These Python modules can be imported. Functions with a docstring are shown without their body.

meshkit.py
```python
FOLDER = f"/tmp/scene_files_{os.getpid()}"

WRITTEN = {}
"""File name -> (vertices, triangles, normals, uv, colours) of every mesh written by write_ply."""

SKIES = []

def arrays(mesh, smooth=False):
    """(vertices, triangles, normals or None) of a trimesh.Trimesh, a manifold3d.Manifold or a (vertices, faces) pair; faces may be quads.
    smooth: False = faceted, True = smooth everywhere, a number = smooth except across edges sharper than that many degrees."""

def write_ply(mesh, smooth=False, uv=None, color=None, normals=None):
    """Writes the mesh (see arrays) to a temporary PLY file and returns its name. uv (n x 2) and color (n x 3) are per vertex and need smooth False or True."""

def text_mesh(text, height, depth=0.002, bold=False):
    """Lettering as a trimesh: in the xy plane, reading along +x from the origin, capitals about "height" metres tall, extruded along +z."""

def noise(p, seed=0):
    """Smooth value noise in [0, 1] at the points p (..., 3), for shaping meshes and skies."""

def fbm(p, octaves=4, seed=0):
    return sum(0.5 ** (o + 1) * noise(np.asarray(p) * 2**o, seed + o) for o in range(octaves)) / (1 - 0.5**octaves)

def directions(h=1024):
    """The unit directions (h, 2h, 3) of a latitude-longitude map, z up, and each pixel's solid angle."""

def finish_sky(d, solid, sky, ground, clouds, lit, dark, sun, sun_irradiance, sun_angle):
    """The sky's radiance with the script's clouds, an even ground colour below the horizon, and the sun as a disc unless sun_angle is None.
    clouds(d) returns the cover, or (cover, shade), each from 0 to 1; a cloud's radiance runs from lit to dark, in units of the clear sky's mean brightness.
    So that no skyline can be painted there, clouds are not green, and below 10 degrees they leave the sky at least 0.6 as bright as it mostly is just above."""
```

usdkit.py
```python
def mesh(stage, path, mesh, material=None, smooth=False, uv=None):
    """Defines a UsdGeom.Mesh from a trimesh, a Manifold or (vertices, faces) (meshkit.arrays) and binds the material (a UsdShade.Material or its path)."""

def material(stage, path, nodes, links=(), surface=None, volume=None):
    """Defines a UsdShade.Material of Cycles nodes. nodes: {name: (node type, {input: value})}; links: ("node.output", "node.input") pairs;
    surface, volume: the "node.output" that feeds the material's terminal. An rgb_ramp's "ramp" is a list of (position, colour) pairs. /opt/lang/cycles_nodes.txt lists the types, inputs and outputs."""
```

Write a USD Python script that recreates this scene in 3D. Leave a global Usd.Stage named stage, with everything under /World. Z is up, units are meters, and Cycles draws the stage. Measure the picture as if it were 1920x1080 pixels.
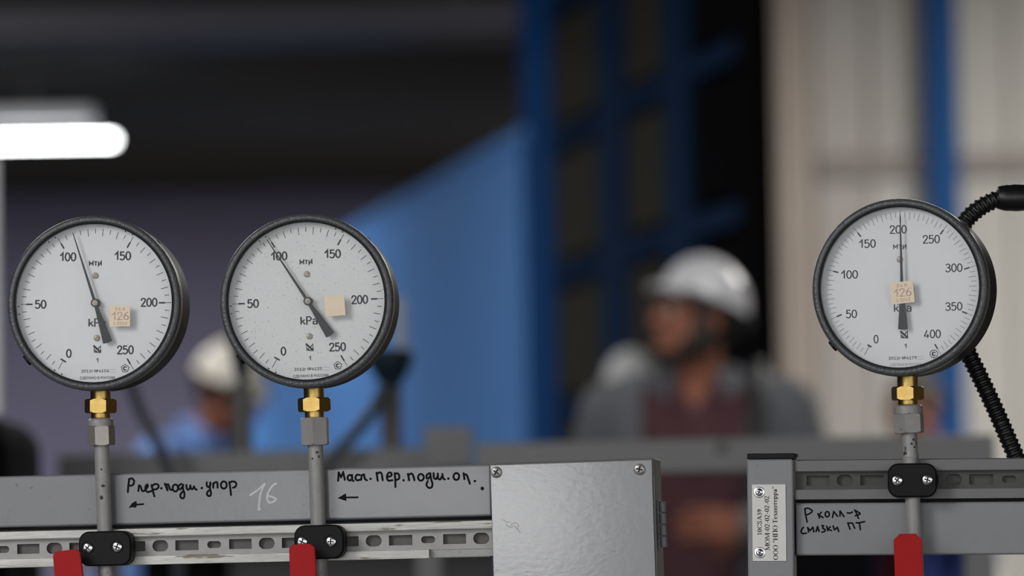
import math, random
import numpy as np
import trimesh
import manifold3d as m3
import usdkit, meshkit
from shapely import affinity
from shapely.geometry import LineString, Polygon, Point, box as sbox
from shapely.ops import unary_union
from pxr import Usd, UsdGeom, UsdLux, UsdShade, Gf, Sdf

random.seed(7)
np.random.seed(7)
stage = Usd.Stage.CreateInMemory()
UsdGeom.SetStageUpAxis(stage, 'Z')
UsdGeom.SetStageMetersPerUnit(stage, 1.0)
WORLD = UsdGeom.Xform.Define(stage, '/World')
UsdGeom.Scope.Define(stage, '/World/Looks')

# ------------------------------------------------------------------ camera
# A long lens, crouching height, looking slightly up: the gauges are 4 m away.
FPX = 8125.0                       # focal length in pixels of a 1920 wide frame
EYE = np.array([0.0, -4.0, 1.05])
PITCH = math.atan(505 / FPX)
ROLL = 0.0175
FWD = np.array([0, math.cos(PITCH), math.sin(PITCH)])
R0 = np.array([1.0, 0, 0])
U0 = np.array([0, -math.sin(PITCH), math.cos(PITCH)])
RIGHT = math.cos(ROLL) * R0 - math.sin(ROLL) * U0
UP = math.cos(ROLL) * U0 + math.sin(ROLL) * R0
cam = UsdGeom.Camera.Define(stage, '/World/Camera')
cam.CreateHorizontalApertureAttr(36.0)
cam.CreateVerticalApertureAttr(20.25)
cam.CreateFocalLengthAttr(36.0 * FPX / 1920)
cam.CreateFStopAttr(36.0 * FPX / 1920 / 38.0)
cam.CreateFocusDistanceAttr(3.985)
cam.CreateClippingRangeAttr(Gf.Vec2f(0.1, 500))
cam.CreateExposureAttr(0.0)
M = np.eye(4)
M[0, :3], M[1, :3], M[2, :3], M[3, :3] = RIGHT, UP, -FWD, EYE
cam.AddTransformOp().Set(Gf.Matrix4d(M.tolist()))


def ray(px, py):
    return FWD + (px - 960) / FPX * RIGHT - (py - 540) / FPX * UP


def at(px, py, Y):
    """the point of the upright plane y = Y that a pixel shows"""
    d = ray(px, py)
    return EYE + d * ((Y - EYE[1]) / d[1])


# ------------------------------------------------------------------ lights
def light(name, kind, pos, look, inten, w=1.0, h=1.0, color=(1, 1, 1)):
    L = getattr(UsdLux, kind).Define(stage, '/World/' + name)
    L.CreateIntensityAttr(inten)
    L.CreateColorAttr(Gf.Vec3f(*color))
    if kind == 'RectLight':
        L.CreateWidthAttr(w); L.CreateHeightAttr(h)
    pos, look = np.array(pos, float), np.array(look, float)
    z = pos - look; z /= np.linalg.norm(z)
    x = np.cross([0, 0, 1.0], z)
    x = np.array([1.0, 0, 0]) if np.linalg.norm(x) < 1e-6 else x / np.linalg.norm(x)
    y = np.cross(z, x)
    m = np.eye(4); m[0, :3], m[1, :3], m[2, :3], m[3, :3] = x, y, z, pos
    L.AddTransformOp().Set(Gf.Matrix4d(m.tolist()))
    return L


dome = UsdLux.DomeLight.Define(stage, '/World/DomeLight')
dome.CreateIntensityAttr(0.55)
dome.CreateColorAttr(Gf.Vec3f(0.96, 0.98, 1.0))
light('KeyLight', 'RectLight', (-2.7, -3.4, 2.75), (0, 0, 1.2), 12.5, 1.4, 1.4)
light('BoxSheenLight', 'RectLight', (-2.17, -9.0, 1.2), (0, 0, 1.15), 8.5, 0.9, 0.55)  # added unseen light behind the camera, placed to put a sheen on the box
for i, (lx, ly, li) in enumerate([(-2.0, 4.0, 28), (1.2, 4.2, 28), (-2.6, 10.5, 40), (-2.4, 7.6, 44), (2.8, 8.6, 120), (1.5, 9.7, 20), (-4.0, 20.5, 110), (-1.2, 20.5, 110), (-2.6, 15.5, 45)]):  # unseen lamps under the ceiling, several added to brighten the walls behind
    light('CeilingLight_%03d' % i, 'RectLight', (lx, ly, 3.42), (lx, ly, 0), li, 1.2, 0.35, (1, 0.98, 0.94))


# ------------------------------------------------------------------ materials
def lin(r, g, b):
    f = lambda c: c / 255 / 12.92 if c / 255 <= 0.04045 else ((c / 255 + 0.055) / 1.055) ** 2.4
    return (f(r), f(g), f(b))


LOOKS = {}


def mat(name, color, rough=0.5, metal=0.0, bump=None, var=None, spots=None, spec=0.5, stretch=None, coat=0.0):
    """principled paint; bump=(scale, strength), var=(scale, amount, tint), spots=(scale, threshold, colour): dirt"""
    if name in LOOKS:
        return LOOKS[name]
    n = {'tc': ('texture_coordinate', {}), 'mp': ('mapping', {'scale': stretch or (1, 1, 1)}),
         'p': ('principled_bsdf', {'base_color': color, 'roughness': rough, 'metallic': metal, 'specular_ior_level': spec, 'coat_weight': coat})}
    l = [('tc.object', 'mp.vector')]
    col = None
    if var:
        n['vn'] = ('noise_texture', {'scale': var[0], 'detail': 5.0, 'roughness': 0.6})
        n['vr'] = ('rgb_ramp', {'ramp': [(0.3, tuple(color)), (0.72, tuple(np.array(color) * (1 - var[1]) + np.array(var[2] if len(var) > 2 else (0, 0, 0)) * var[1]))]})
        l += [('mp.vector', 'vn.vector'), ('vn.fac', 'vr.fac')]
        col = 'vr.color'
    if spots:
        n['sn'] = ('noise_texture', {'scale': spots[0], 'detail': 3.0, 'roughness': 0.55})
        n['sr'] = ('rgb_ramp', {'ramp': [(spots[1], (0, 0, 0)), (min(0.99, spots[1] + 0.05), (1, 1, 1))]})
        n['sm'] = ('mix', {'color1': color, 'color2': spots[2]})
        l += [('mp.vector', 'sn.vector'), ('sn.fac', 'sr.fac'), ('sr.color', 'sm.fac')]
        if col:
            l.append((col, 'sm.color1'))
        col = 'sm.color'
    if col:
        l.append((col, 'p.base_color'))
    if bump:
        n['bn'] = ('noise_texture', {'scale': bump[0], 'detail': 3.0, 'roughness': 0.5})
        n['bp'] = ('bump', {'strength': bump[1], 'distance': 0.001})
        l += [('mp.vector', 'bn.vector'), ('bn.fac', 'bp.height'), ('bp.normal', 'p.normal')]
    LOOKS[name] = usdkit.material(stage, '/World/Looks/' + name, n, l, surface='p.BSDF')
    return LOOKS[name]


GREY = mat('grey_paint', (0.215, 0.215, 0.223), 0.20, bump=(160, 0.07), var=(30, 0.12, (0.12, 0.12, 0.115)), spots=(140, 0.70, (0.09, 0.085, 0.08)))
GREY2 = mat('grey_paint_right', (0.245, 0.246, 0.254), 0.45, bump=(160, 0.12), var=(30, 0.10, (0.12, 0.12, 0.115)), spots=(150, 0.72, (0.08, 0.075, 0.07)))
BOXM = mat('grey_box_enamel', (0.245, 0.245, 0.251), 0.10, bump=(130, 0.03), var=(22, 0.08, (0.15, 0.15, 0.14)), spots=(120, 0.71, (0.1, 0.095, 0.09)), stretch=(1, 1, 2.2))
BOXD = mat('box_body_enamel', (0.12, 0.118, 0.112), 0.5, bump=(95, 0.3))
SCRATCH = mat('scratched_enamel', (0.13, 0.128, 0.122), 0.6)
CHIPM = mat('paint_chip', (0.045, 0.035, 0.03), 0.7)
HINGE = mat('hinge_enamel', (0.19, 0.2, 0.205), 0.45)
ZINC = mat('zinc_steel', (0.50, 0.49, 0.465), 0.42, 0.6, bump=(500, 0.15), var=(90, 0.7, (0.25, 0.24, 0.22)), spots=(70, 0.62, (0.17, 0.14, 0.10)), stretch=(0.3, 1, 2.5))
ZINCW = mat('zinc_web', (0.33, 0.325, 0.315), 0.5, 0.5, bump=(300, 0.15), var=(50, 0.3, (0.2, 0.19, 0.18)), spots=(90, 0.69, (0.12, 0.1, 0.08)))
BACKM = mat('backing_steel', (0.13, 0.12, 0.11), 0.6, 0.2, var=(40, 0.4, (0.06, 0.055, 0.05)))
RAILR = mat('grey_rail', (0.16, 0.158, 0.155), 0.45, bump=(160, 0.1), var=(40, 0.2, (0.1, 0.1, 0.095)))
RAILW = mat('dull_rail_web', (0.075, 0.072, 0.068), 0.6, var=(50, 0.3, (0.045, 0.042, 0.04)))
GAPSHADE = mat('gap_shade', (0.012, 0.012, 0.012), 0.8)  # near-black color that stands in for shade in the beam-to-rail gaps
PIPE1 = mat('pipe_paint', (0.33, 0.32, 0.31), 0.38, bump=(200, 0.3), var=(60, 0.5, (0.17, 0.165, 0.155)), spots=(105, 0.655, (0.05, 0.045, 0.04)), stretch=(1, 1, 0.7))
STEEL = mat('nut_steel', (0.44, 0.40, 0.355), 0.42, 0.6, bump=(250, 0.3), var=(60, 0.5, (0.3, 0.27, 0.24)), spots=(100, 0.68, (0.1, 0.09, 0.08)))
STEELP = mat('nut_paint', (0.32, 0.31, 0.30), 0.45, 0.1, bump=(180, 0.3), var=(60, 0.4, (0.2, 0.19, 0.18)), spots=(120, 0.65, (0.07, 0.06, 0.05)))
BRASS = mat('brass', (0.50, 0.34, 0.11), 0.33, 1.0, bump=(180, 0.15), var=(110, 0.45, (0.30, 0.18, 0.05)))
BLACKP = mat('black_plastic', (0.0075, 0.0075, 0.008), 0.5, bump=(260, 0.15), spec=0.16)
RED = mat('red_vinyl', (0.42, 0.009, 0.010), 0.5, bump=(200, 0.15), var=(40, 0.15, (0.3, 0.008, 0.008)), spec=0.15)
CHROME = mat('screw_zinc', (0.66, 0.66, 0.66), 0.22, 1.0)
SCREWD = mat('screw_dull', (0.40, 0.39, 0.37), 0.4, 0.8, var=(300, 0.3, (0.2, 0.19, 0.17)))
RECESS = mat('screw_recess', (0.02, 0.02, 0.02), 0.7)
BEZEL = mat('hammered_bezel', (0.074, 0.076, 0.079), 0.36, bump=(420, 0.8), spots=(900, 0.63, (0.15, 0.15, 0.15)), spec=0.5)
CASE = mat('case_black', (0.007, 0.0066, 0.006), 0.55, bump=(330, 0.25), spots=(700, 0.68, (0.07, 0.07, 0.065)), spec=0.18)
RUST = mat('rusty_screw', (0.12, 0.06, 0.03), 0.7, 0.3, var=(300, 0.5, (0.03, 0.02, 0.015)))
DIAL = mat('dial_enamel', (0.66, 0.665, 0.675), 0.55, var=(18, 0.03, (0.5, 0.5, 0.5)))
DIALD = mat('dial_enamel_dusty', (0.64, 0.64, 0.64), 0.6, var=(25, 0.10, (0.5, 0.5, 0.49)), spots=(560, 0.635, (0.22, 0.21, 0.19)))
INK = mat('dial_ink', (0.014, 0.014, 0.016), 0.8, spec=0.08)
INKG = mat('dial_ink_thin', (0.09, 0.09, 0.095), 0.8, spec=0.1)
NEEDLE = mat('needle_black', (0.014, 0.014, 0.015), 0.7, spec=0.15)
HUB = mat('needle_hub', (0.34, 0.29, 0.24), 0.5, 0.3)
DSCREW = mat('dial_screw', (0.26, 0.23, 0.18), 0.45, 0.6)
STICK = mat('sticker_paper', (0.86, 0.71, 0.52), 0.5, bump=(120, 0.5), var=(80, 0.12, (0.8, 0.7, 0.6)))
STICKINK = mat('sticker_ink', (0.42, 0.25, 0.26), 0.6, var=(260, 0.75, (0.74, 0.58, 0.44)))
MARKER = mat('black_marker', (0.007, 0.007, 0.008), 0.7, spec=0.1)
CHALK = mat('white_marker', (0.66, 0.67, 0.67), 0.8, var=(150, 0.25, (0.35, 0.35, 0.35)))
PLATE = mat('nameplate_aluminium', (0.60, 0.58, 0.55), 0.42, 0.35, bump=(300, 0.1), var=(40, 0.12, (0.5, 0.46, 0.42)))
PLINK = mat('nameplate_ink', (0.025, 0.025, 0.025), 0.7, spec=0.1)
CAPM = mat('cap_plastic', (0.011, 0.011, 0.011), 0.6, spec=0.2)
HOSE = mat('hose_plastic', (0.0075, 0.0075, 0.008), 0.38, bump=(200, 0.2))
GLASS = usdkit.material(stage, '/World/Looks/gauge_glass', {
    'f': ('fresnel', {'IOR': 1.30}), 't': ('transparent_bsdf', {'color': (0.99, 0.99, 0.99)}),
    'g': ('glossy_bsdf', {'color': (1, 1, 1), 'roughness': 0.02}), 'm': ('mix_closure', {})},
    [('f.fac', 'm.fac'), ('t.BSDF', 'm.closure1'), ('g.BSDF', 'm.closure2')], surface='m.closure')

# ------------------------------------------------------------------ things and parts
NAMES = {}


def numbered(parent, name):
    k = NAMES.get((parent, name), 0)
    NAMES[(parent, name)] = k + 1
    return name if k == 0 else '%s_%03d' % (name, k)


class Frame:
    """a placed set of axes: x along, y away from the camera, z up"""
    def __init__(s, o, uy, ux=None, uz=None, k=1.0):
        s.k = k
        s.o, s.uy = np.array(o, float), np.array(uy, float)
        if ux is None:
            ux = np.cross(s.uy, uz)
        s.ux = np.array(ux, float) - np.dot(ux, s.uy) * s.uy
        s.ux /= np.linalg.norm(s.ux)
        s.uz = np.cross(s.ux, s.uy)

    def w(s, a, b, c):
        return s.o + s.k * (a * s.ux + b * s.uy + c * s.uz)

    def loc(s, px, py, y=0.0):
        """local (x, z) where the sight line of a pixel meets the plane at depth y of this frame"""
        d = ray(px, py)
        t = np.dot(s.o + s.k * y * s.uy - EYE, s.uy) / np.dot(d, s.uy)
        p = EYE + t * d - s.o
        return float(np.dot(p, s.ux)) / s.k, float(np.dot(p, s.uz)) / s.k


def yaw_axis(deg):
    a = math.radians(deg)
    return np.array([math.sin(a), math.cos(a), 0])


def px_frame(p0, p1, Y0, yaw):
    """frame with its origin at pixel p0 on y = Y0, turned by yaw, whose x axis runs through pixel p1"""
    f = Frame(at(*p0, Y0), yaw_axis(yaw), ux=[1, 0, 0])
    x, z = f.loc(*p1)
    return Frame(f.o, f.uy, ux=x * f.ux + z * f.uz)


def thing(name, label, cat, frame=None, base=(0, 0, 0), group=None):
    path = '/World/' + numbered('/World', name)
    x = UsdGeom.Xform.Define(stage, path)
    frame = frame or Frame((0, 0, 0), (0, 1, 0), ux=(1, 0, 0))
    m = np.eye(4)
    m[0, :3], m[1, :3], m[2, :3] = frame.k * frame.ux, frame.k * frame.uy, frame.k * frame.uz
    m[3, :3] = frame.w(*base)
    x.AddTransformOp().Set(Gf.Matrix4d(m.tolist()))
    p = x.GetPrim()
    tag(p, label, cat, group)
    p_base[path] = np.array(base, float)
    return path


p_base = {}


def tag(p, label=None, cat=None, group=None, kind=None):
    for k, v in (('label', label), ('category', cat), ('group', group), ('kind', kind)):
        if v:
            p.SetCustomDataByKey(k, v)


def base_of(path):
    while path and path not in p_base:
        path = path.rpartition('/')[0]
    return p_base.get(path, np.zeros(3))


def part(parent, name, mesh, material, smooth=35, label=None, kind=None):
    """a mesh of a thing, given in the coordinates of the thing's frame"""
    v, f, _ = meshkit.arrays(mesh)
    path = parent + '/' + numbered(parent, name)
    g = usdkit.mesh(stage, path, (v - base_of(parent), f), material, smooth=smooth)
    tag(g.GetPrim(), label=label, kind=kind)
    return path


# ------------------------------------------------------------------ shapes
def man(t):
    return m3.Manifold(m3.Mesh(np.asarray(t.vertices, np.float32), np.asarray(t.faces, np.uint32)))


def tri(m):
    q = m.to_mesh()
    return trimesh.Trimesh(np.array(q.vert_properties[:, :3], float), np.array(q.tri_verts, int), process=False)


def cat(*ms):
    return trimesh.util.concatenate([tri(m) if isinstance(m, m3.Manifold) else m for m in ms])


def rbox(x0, x1, y0, y1, z0, z1, r=0.001, seg=8):
    s = m3.Manifold.sphere(r, seg)
    return m3.Manifold.batch_hull([s.translate([x, y, z]) for x in (x0 + r, x1 - r) for y in (y0 + r, y1 - r) for z in (z0 + r, z1 - r)])


def mbox(x0, x1, y0, y1, z0, z1):
    return m3.Manifold.cube([x1 - x0, y1 - y0, z1 - z0]).translate([x0, y0, z0])


def flat(shape, y, depth=0.0001):
    """a shape drawn in (x, z), extruded from y towards the viewer (-y)"""
    gs = [g for g in getattr(shape, 'geoms', [shape]) if g.area > 1e-12]
    ms = [trimesh.creation.extrude_polygon(g, depth, engine='earcut') for g in gs]
    m = trimesh.util.concatenate(ms)
    v = m.vertices
    return trimesh.Trimesh(np.stack([v[:, 0], y - v[:, 2], v[:, 1]], 1), m.faces, process=False)


def face_front(m):
    v = m.vertices
    return trimesh.Trimesh(np.stack([v[:, 0], -v[:, 2], v[:, 1]], 1), m.faces, process=False)


def lathe_y(profile, n=96):
    """(radius, distance towards the viewer) turned about the y axis"""
    return face_front(trimesh.creation.revolve(np.array(profile, float), sections=n))


def lathe_z(profile, n=40):
    return trimesh.creation.revolve(np.array(profile, float), sections=n)


def mv(m, x=0, y=0, z=0):
    if isinstance(m, m3.Manifold):
        return m.translate([x, y, z])
    m = m.copy(); m.apply_translation([x, y, z]); return m


def ellipse(cx, cy, rx, ry, n=28, a0=0.0):
    return [(cx + rx * math.cos(a0 + 2 * math.pi * k / n), cy + ry * math.sin(a0 + 2 * math.pi * k / n)) for k in range(n + 1)]


def smooth_path(p, n=6):
    """Catmull-Rom through points"""
    p = np.array(p, float)
    if len(p) < 3:
        return p
    q = np.vstack([2 * p[0] - p[1], p, 2 * p[-1] - p[-2]])
    out = []
    for i in range(len(p) - 1):
        a, b, c, d = q[i:i + 4]
        for t in np.linspace(0, 1, n, endpoint=False):
            out.append(0.5 * ((2 * b) + (c - a) * t + (2 * a - 5 * b + 4 * c - d) * t * t + (3 * b - a - 3 * c + d) * t ** 3))
    out.append(p[-1])
    return np.array(out)


def tube(points, radii, sides=20):
    """a closed tube along a 3-D line"""
    p = np.asarray(points, float)
    radii = np.broadcast_to(radii, (len(p),))
    t = np.gradient(p, axis=0); t /= np.linalg.norm(t, axis=1, keepdims=True)
    a = np.cross(t[0], [0.3, 0.9, 0.2]); a /= np.linalg.norm(a)
    V = []
    ang = np.arange(sides) * 2 * math.pi / sides
    for i in range(len(p)):
        a = a - np.dot(a, t[i]) * t[i]; a /= np.linalg.norm(a)
        b = np.cross(t[i], a)
        V.append(p[i] + radii[i] * (np.cos(ang)[:, None] * a + np.sin(ang)[:, None] * b))
    V = np.vstack(V + [p[:1], p[-1:]])
    F = []
    n = len(p)
    for i in range(n - 1):
        for j in range(sides):
            k = (j + 1) % sides
            F += [[i * sides + j, i * sides + k, (i + 1) * sides + k], [i * sides + j, (i + 1) * sides + k, (i + 1) * sides + j]]
    for j in range(sides):
        k = (j + 1) % sides
        F += [[n * sides, k, j], [n * sides + 1, (n - 1) * sides + j, (n - 1) * sides + k]]
    m = trimesh.Trimesh(V, F, process=False)
    return m


def hexnut(r_corner, h, rot=0.0, bore=0.0, chamfer=0.12):
    """hex prism along z from 0 to h with turned chamfers; rot in degrees, 0 = a flat towards the viewer"""
    pts = [(r_corner * math.cos(math.radians(60 * k + rot)), r_corner * math.sin(math.radians(60 * k + rot))) for k in range(6)]
    m = man(trimesh.creation.extrude_polygon(Polygon(pts), h, engine='earcut'))
    c = chamfer * r_corner
    ap = r_corner * 0.9
    cone = man(lathe_z([(0, 0), (ap, 0), (r_corner * 1.02, c), (r_corner * 1.02, h - c), (ap, h), (0, h)], 48))
    return tri(m ^ cone)


def screw_head(r, h, cross=True, slot=False, rot=20):
    """pan head facing the viewer with its back at y = 0; returns (head, recess)"""
    prof = [(0, 0), (r, 0), (r, h * 0.35), (r * 0.93, h * 0.7), (r * 0.7, h * 0.93), (r * 0.35, h), (0, h)]
    head = man(face_front(trimesh.creation.revolve(np.array(prof), sections=36)))
    w, l = 0.13 * r, 0.58 * r
    a = mbox(-l, l, -2 * h, -h * 0.45, -w, w)
    if slot:
        a = mbox(-1.1 * r, 1.1 * r, -2 * h, -h * 0.5, -w, w)
    elif cross:
        a = a + mbox(-w, w, -2 * h, -h * 0.45, -l, l)
    a = a.rotate([0, rot, 0])
    floor_ = (a ^ mbox(-r, r, -h * 0.50, -h * 0.44, -r, r))
    return tri(head - a), tri(mv(floor_, 0, 0.0, 0))


def put_screw(parent, x, y, z, r, h, material=None, slot=False, rot=20, washer=None):
    head, rec = screw_head(r, h, slot=slot, rot=rot)
    if washer:
        head = cat(head, lathe_y([(0, 0), (washer, 0), (washer, h * 0.25), (r * 0.9, h * 0.3), (0, h * 0.3)], 36))
    s = part(parent, 'screw', mv(head, x, y, z), material or CHROME, smooth=30)
    part(s, 'screw_recess', mv(rec, x, y, z), RECESS, smooth=False)
    return s


# ------------------------------------------------------------------ stroke lettering
DIG = {
    '0': (0.56, [ellipse(0.25, 0.5, 0.21, 0.46)]),
    '1': (0.50, [[(0.04, 0.62), (0.30, 0.95), (0.30, 0.04)]]),
    '2': (0.56, [list(map(tuple, smooth_path([(0.05, 0.74), (0.12, 0.92), (0.26, 0.96), (0.42, 0.86), (0.42, 0.66), (0.28, 0.42), (0.05, 0.05)]))) + [(0.47, 0.05)]]),
    '3': (0.56, [list(map(tuple, smooth_path([(0.06, 0.86), (0.24, 0.96), (0.42, 0.82), (0.38, 0.62), (0.20, 0.54)]))), list(map(tuple, smooth_path([(0.20, 0.54), (0.42, 0.44), (0.45, 0.24), (0.30, 0.05), (0.14, 0.05), (0.04, 0.16)])))]),
    '4': (0.58, [[(0.36, 0.04), (0.36, 0.50)], [(0.30, 0.96), (0.05, 0.27), (0.50, 0.27)]]),
    '5': (0.56, [[(0.44, 0.95), (0.10, 0.95), (0.08, 0.55)], list(map(tuple, smooth_path([(0.08, 0.55), (0.24, 0.62), (0.42, 0.52), (0.45, 0.30), (0.34, 0.08), (0.18, 0.04), (0.05, 0.14)])))]),
    '6': (0.56, [list(map(tuple, smooth_path([(0.40, 0.95), (0.20, 0.78), (0.08, 0.50), (0.06, 0.26), (0.16, 0.06), (0.34, 0.06), (0.44, 0.24), (0.40, 0.46), (0.24, 0.55), (0.09, 0.44)])))]),
    'k': (0.52, [[(0.07, 0.96), (0.07, 0.04)], [(0.40, 0.62), (0.09, 0.33)], [(0.20, 0.42), (0.43, 0.04)]]),
    'P': (0.58, [[(0.07, 0.04), (0.07, 0.95)] + list(map(tuple, smooth_path([(0.07, 0.95), (0.34, 0.94), (0.47, 0.72), (0.34, 0.48), (0.07, 0.46)])))]),
    'a': (0.52, [list(map(tuple, smooth_path([(0.08, 0.56), (0.18, 0.66), (0.34, 0.64), (0.42, 0.50), (0.42, 0.36), (0.42, 0.05)]))), list(map(tuple, smooth_path([(0.42, 0.38), (0.20, 0.38), (0.08, 0.26), (0.10, 0.08), (0.24, 0.04), (0.42, 0.16)])))]),
    'М': (0.78, [[(0.08, 0.04), (0.08, 0.95), (0.36, 0.40), (0.64, 0.95), (0.64, 0.04)]]),
    'Т': (0.66, [[(0.03, 0.95), (0.57, 0.95)], [(0.30, 0.95), (0.30, 0.04)]]),
    'И': (0.66, [[(0.08, 0.95), (0.08, 0.04), (0.52, 0.95), (0.52, 0.04)]]),
}


def letters(text, h, cx, cz, width=None, w=0.12, rot=0.0):
    """stroke lettering centred on (cx, cz), capitals h tall, fitted to a width"""
    x, gs = 0.0, []
    for ch in text:
        adv, strokes = DIG[ch]
        for s in strokes:
            gs.append(affinity.translate(LineString(s).buffer(w / 2, cap_style='flat' if len(s) < 8 else 'round', join_style='mitre' if len(s) < 8 else 'round'), x, 0))
        x += adv
    g = unary_union(gs)
    b = g.bounds
    g = affinity.translate(g, -(b[0] + b[2]) / 2, -0.5)
    sx = h if width is None else width / (b[2] - b[0])
    g = affinity.scale(g, sx, h, origin=(0, 0))
    if rot:
        g = affinity.rotate(g, rot, origin=(0, 0))
    return affinity.translate(g, cx, cz).simplify(h * 0.004)


def print_text(text, h, cx, cz, y, width=None, depth=0.00008, bold=False, rot=0.0):
    m = meshkit.text_mesh(text, h, depth, bold)
    b = m.bounds
    m.apply_translation([-(b[0][0] + b[1][0]) / 2, -h / 2, 0])
    if width:
        m.apply_scale([width / (b[1][0] - b[0][0]), 1, 1])
    if rot:
        m.apply_transform(trimesh.transformations.rotation_matrix(math.radians(rot), [0, 0, 1]))
    return mv(face_front(m), cx, y, cz)


def handwriting(F, y, origin, scale, strokes, wpx, rings=(), dots=(), polys=()):
    """pen strokes read off in zoomed pixels, laid on the surface at depth y of frame F"""
    S = 0.0004923
    conv = lambda p: F.loc(origin[0] + p[0] / scale, origin[1] + p[1] / scale, y)
    gs = []
    for s in strokes:
        gs.append(LineString([conv(p) for p in smooth_path(s, 5)]).buffer(wpx * S / 2))
    for (cx, cy, rx, ry) in rings:
        gs.append(LineString([conv(p) for p in ellipse(cx, cy, rx, ry)]).buffer(wpx * S / 2))
    for (cx, cy) in dots:
        gs.append(Point(conv((cx, cy))).buffer(wpx * S * 0.62))
    for pl in polys:
        gs.append(Polygon([conv(p) for p in pl]).buffer(0.6 * S))
    return flat(unary_union(gs).simplify(0.00004), y, 0.00012)

# ================================================================== the hall behind
def struct(name, mesh, m, parent=None):
    path = '/World/' + name
    g = usdkit.mesh(stage, path, meshkit.arrays(mesh)[:2], m, smooth=False)
    tag(g.GetPrim(), kind='structure')
    return path


FLOORM = mat('hall_floor', (0.16, 0.16, 0.155), 0.35, var=(1.5, 0.3, (0.11, 0.11, 0.105)))
CEILM = mat('dark_ceiling', (0.054, 0.052, 0.047), 0.9, spec=0.02, var=(0.8, 0.2, (0.064, 0.062, 0.057)))
DUCTM = mat('ceiling_duct', (0.06, 0.058, 0.075), 0.6)
PURPLE = mat('violet_wall', (0.155, 0.148, 0.24), 0.7, var=(0.6, 0.25, (0.14, 0.13, 0.20)))
BLUE = mat('blue_sheet', (0.092, 0.265, 0.67), 0.8, var=(1.6, 0.3, (0.14, 0.32, 0.70)), spec=0.05)
BLUED = mat('blue_frame', (0.008, 0.055, 0.19), 0.9, spec=0.02)
BLUEC = mat('blue_column', (0.025, 0.097, 0.28), 0.7, spec=0.05)
PANELD = mat('dark_panel', (0.032, 0.030, 0.025), 0.9, spec=0.03, var=(3, 0.3, (0.038, 0.036, 0.031)))
PANELB = mat('black_backing', (0.006, 0.006, 0.007), 1.0, spec=0.0)
WALLB = mat('beige_panel_brownish', (0.52, 0.43, 0.36), 0.6, var=(1.2, 0.15, (0.44, 0.37, 0.32)))
WALLG = mat('beige_panel_greyish', (0.54, 0.50, 0.455), 0.6, var=(1.2, 0.15, (0.48, 0.445, 0.41)))
WALLL = mat('beige_panel_light', (0.66, 0.63, 0.57), 0.6, var=(1.2, 0.12, (0.58, 0.55, 0.51)))
GIRT = mat('beige_girt', (0.34, 0.30, 0.27), 0.6)
BLUEN = mat('navy_frame', (0.007, 0.022, 0.06), 0.9, spec=0.02)
REARG = mat('rear_grey_paint', (0.215, 0.212, 0.21), 0.5)
TEAL = mat('dark_teal_enamel', (0.008, 0.022, 0.035), 0.5, spec=0.2)
WHITEP = mat('white_plastic', (0.75, 0.76, 0.78), 0.5)
VENTM = mat('pale_blue_plastic', (0.36, 0.43, 0.58), 0.6)
CABLEM = mat('cable_rubber', (0.035, 0.04, 0.055), 0.6)
BLACKM = mat('black_machine', (0.004, 0.004, 0.005), 0.8, spec=0.05)
DKGREY = mat('dark_cabinet', (0.035, 0.034, 0.036), 0.6)
STEMM = mat('stem_dull', (0.12, 0.115, 0.11), 0.5, 0.3)
TUBEM = usdkit.material(stage, '/World/Looks/lit_tube', {'e': ('emission', {'color': (0.96, 0.99, 1.0), 'strength': 22.0})}, surface='e.emission')

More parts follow.
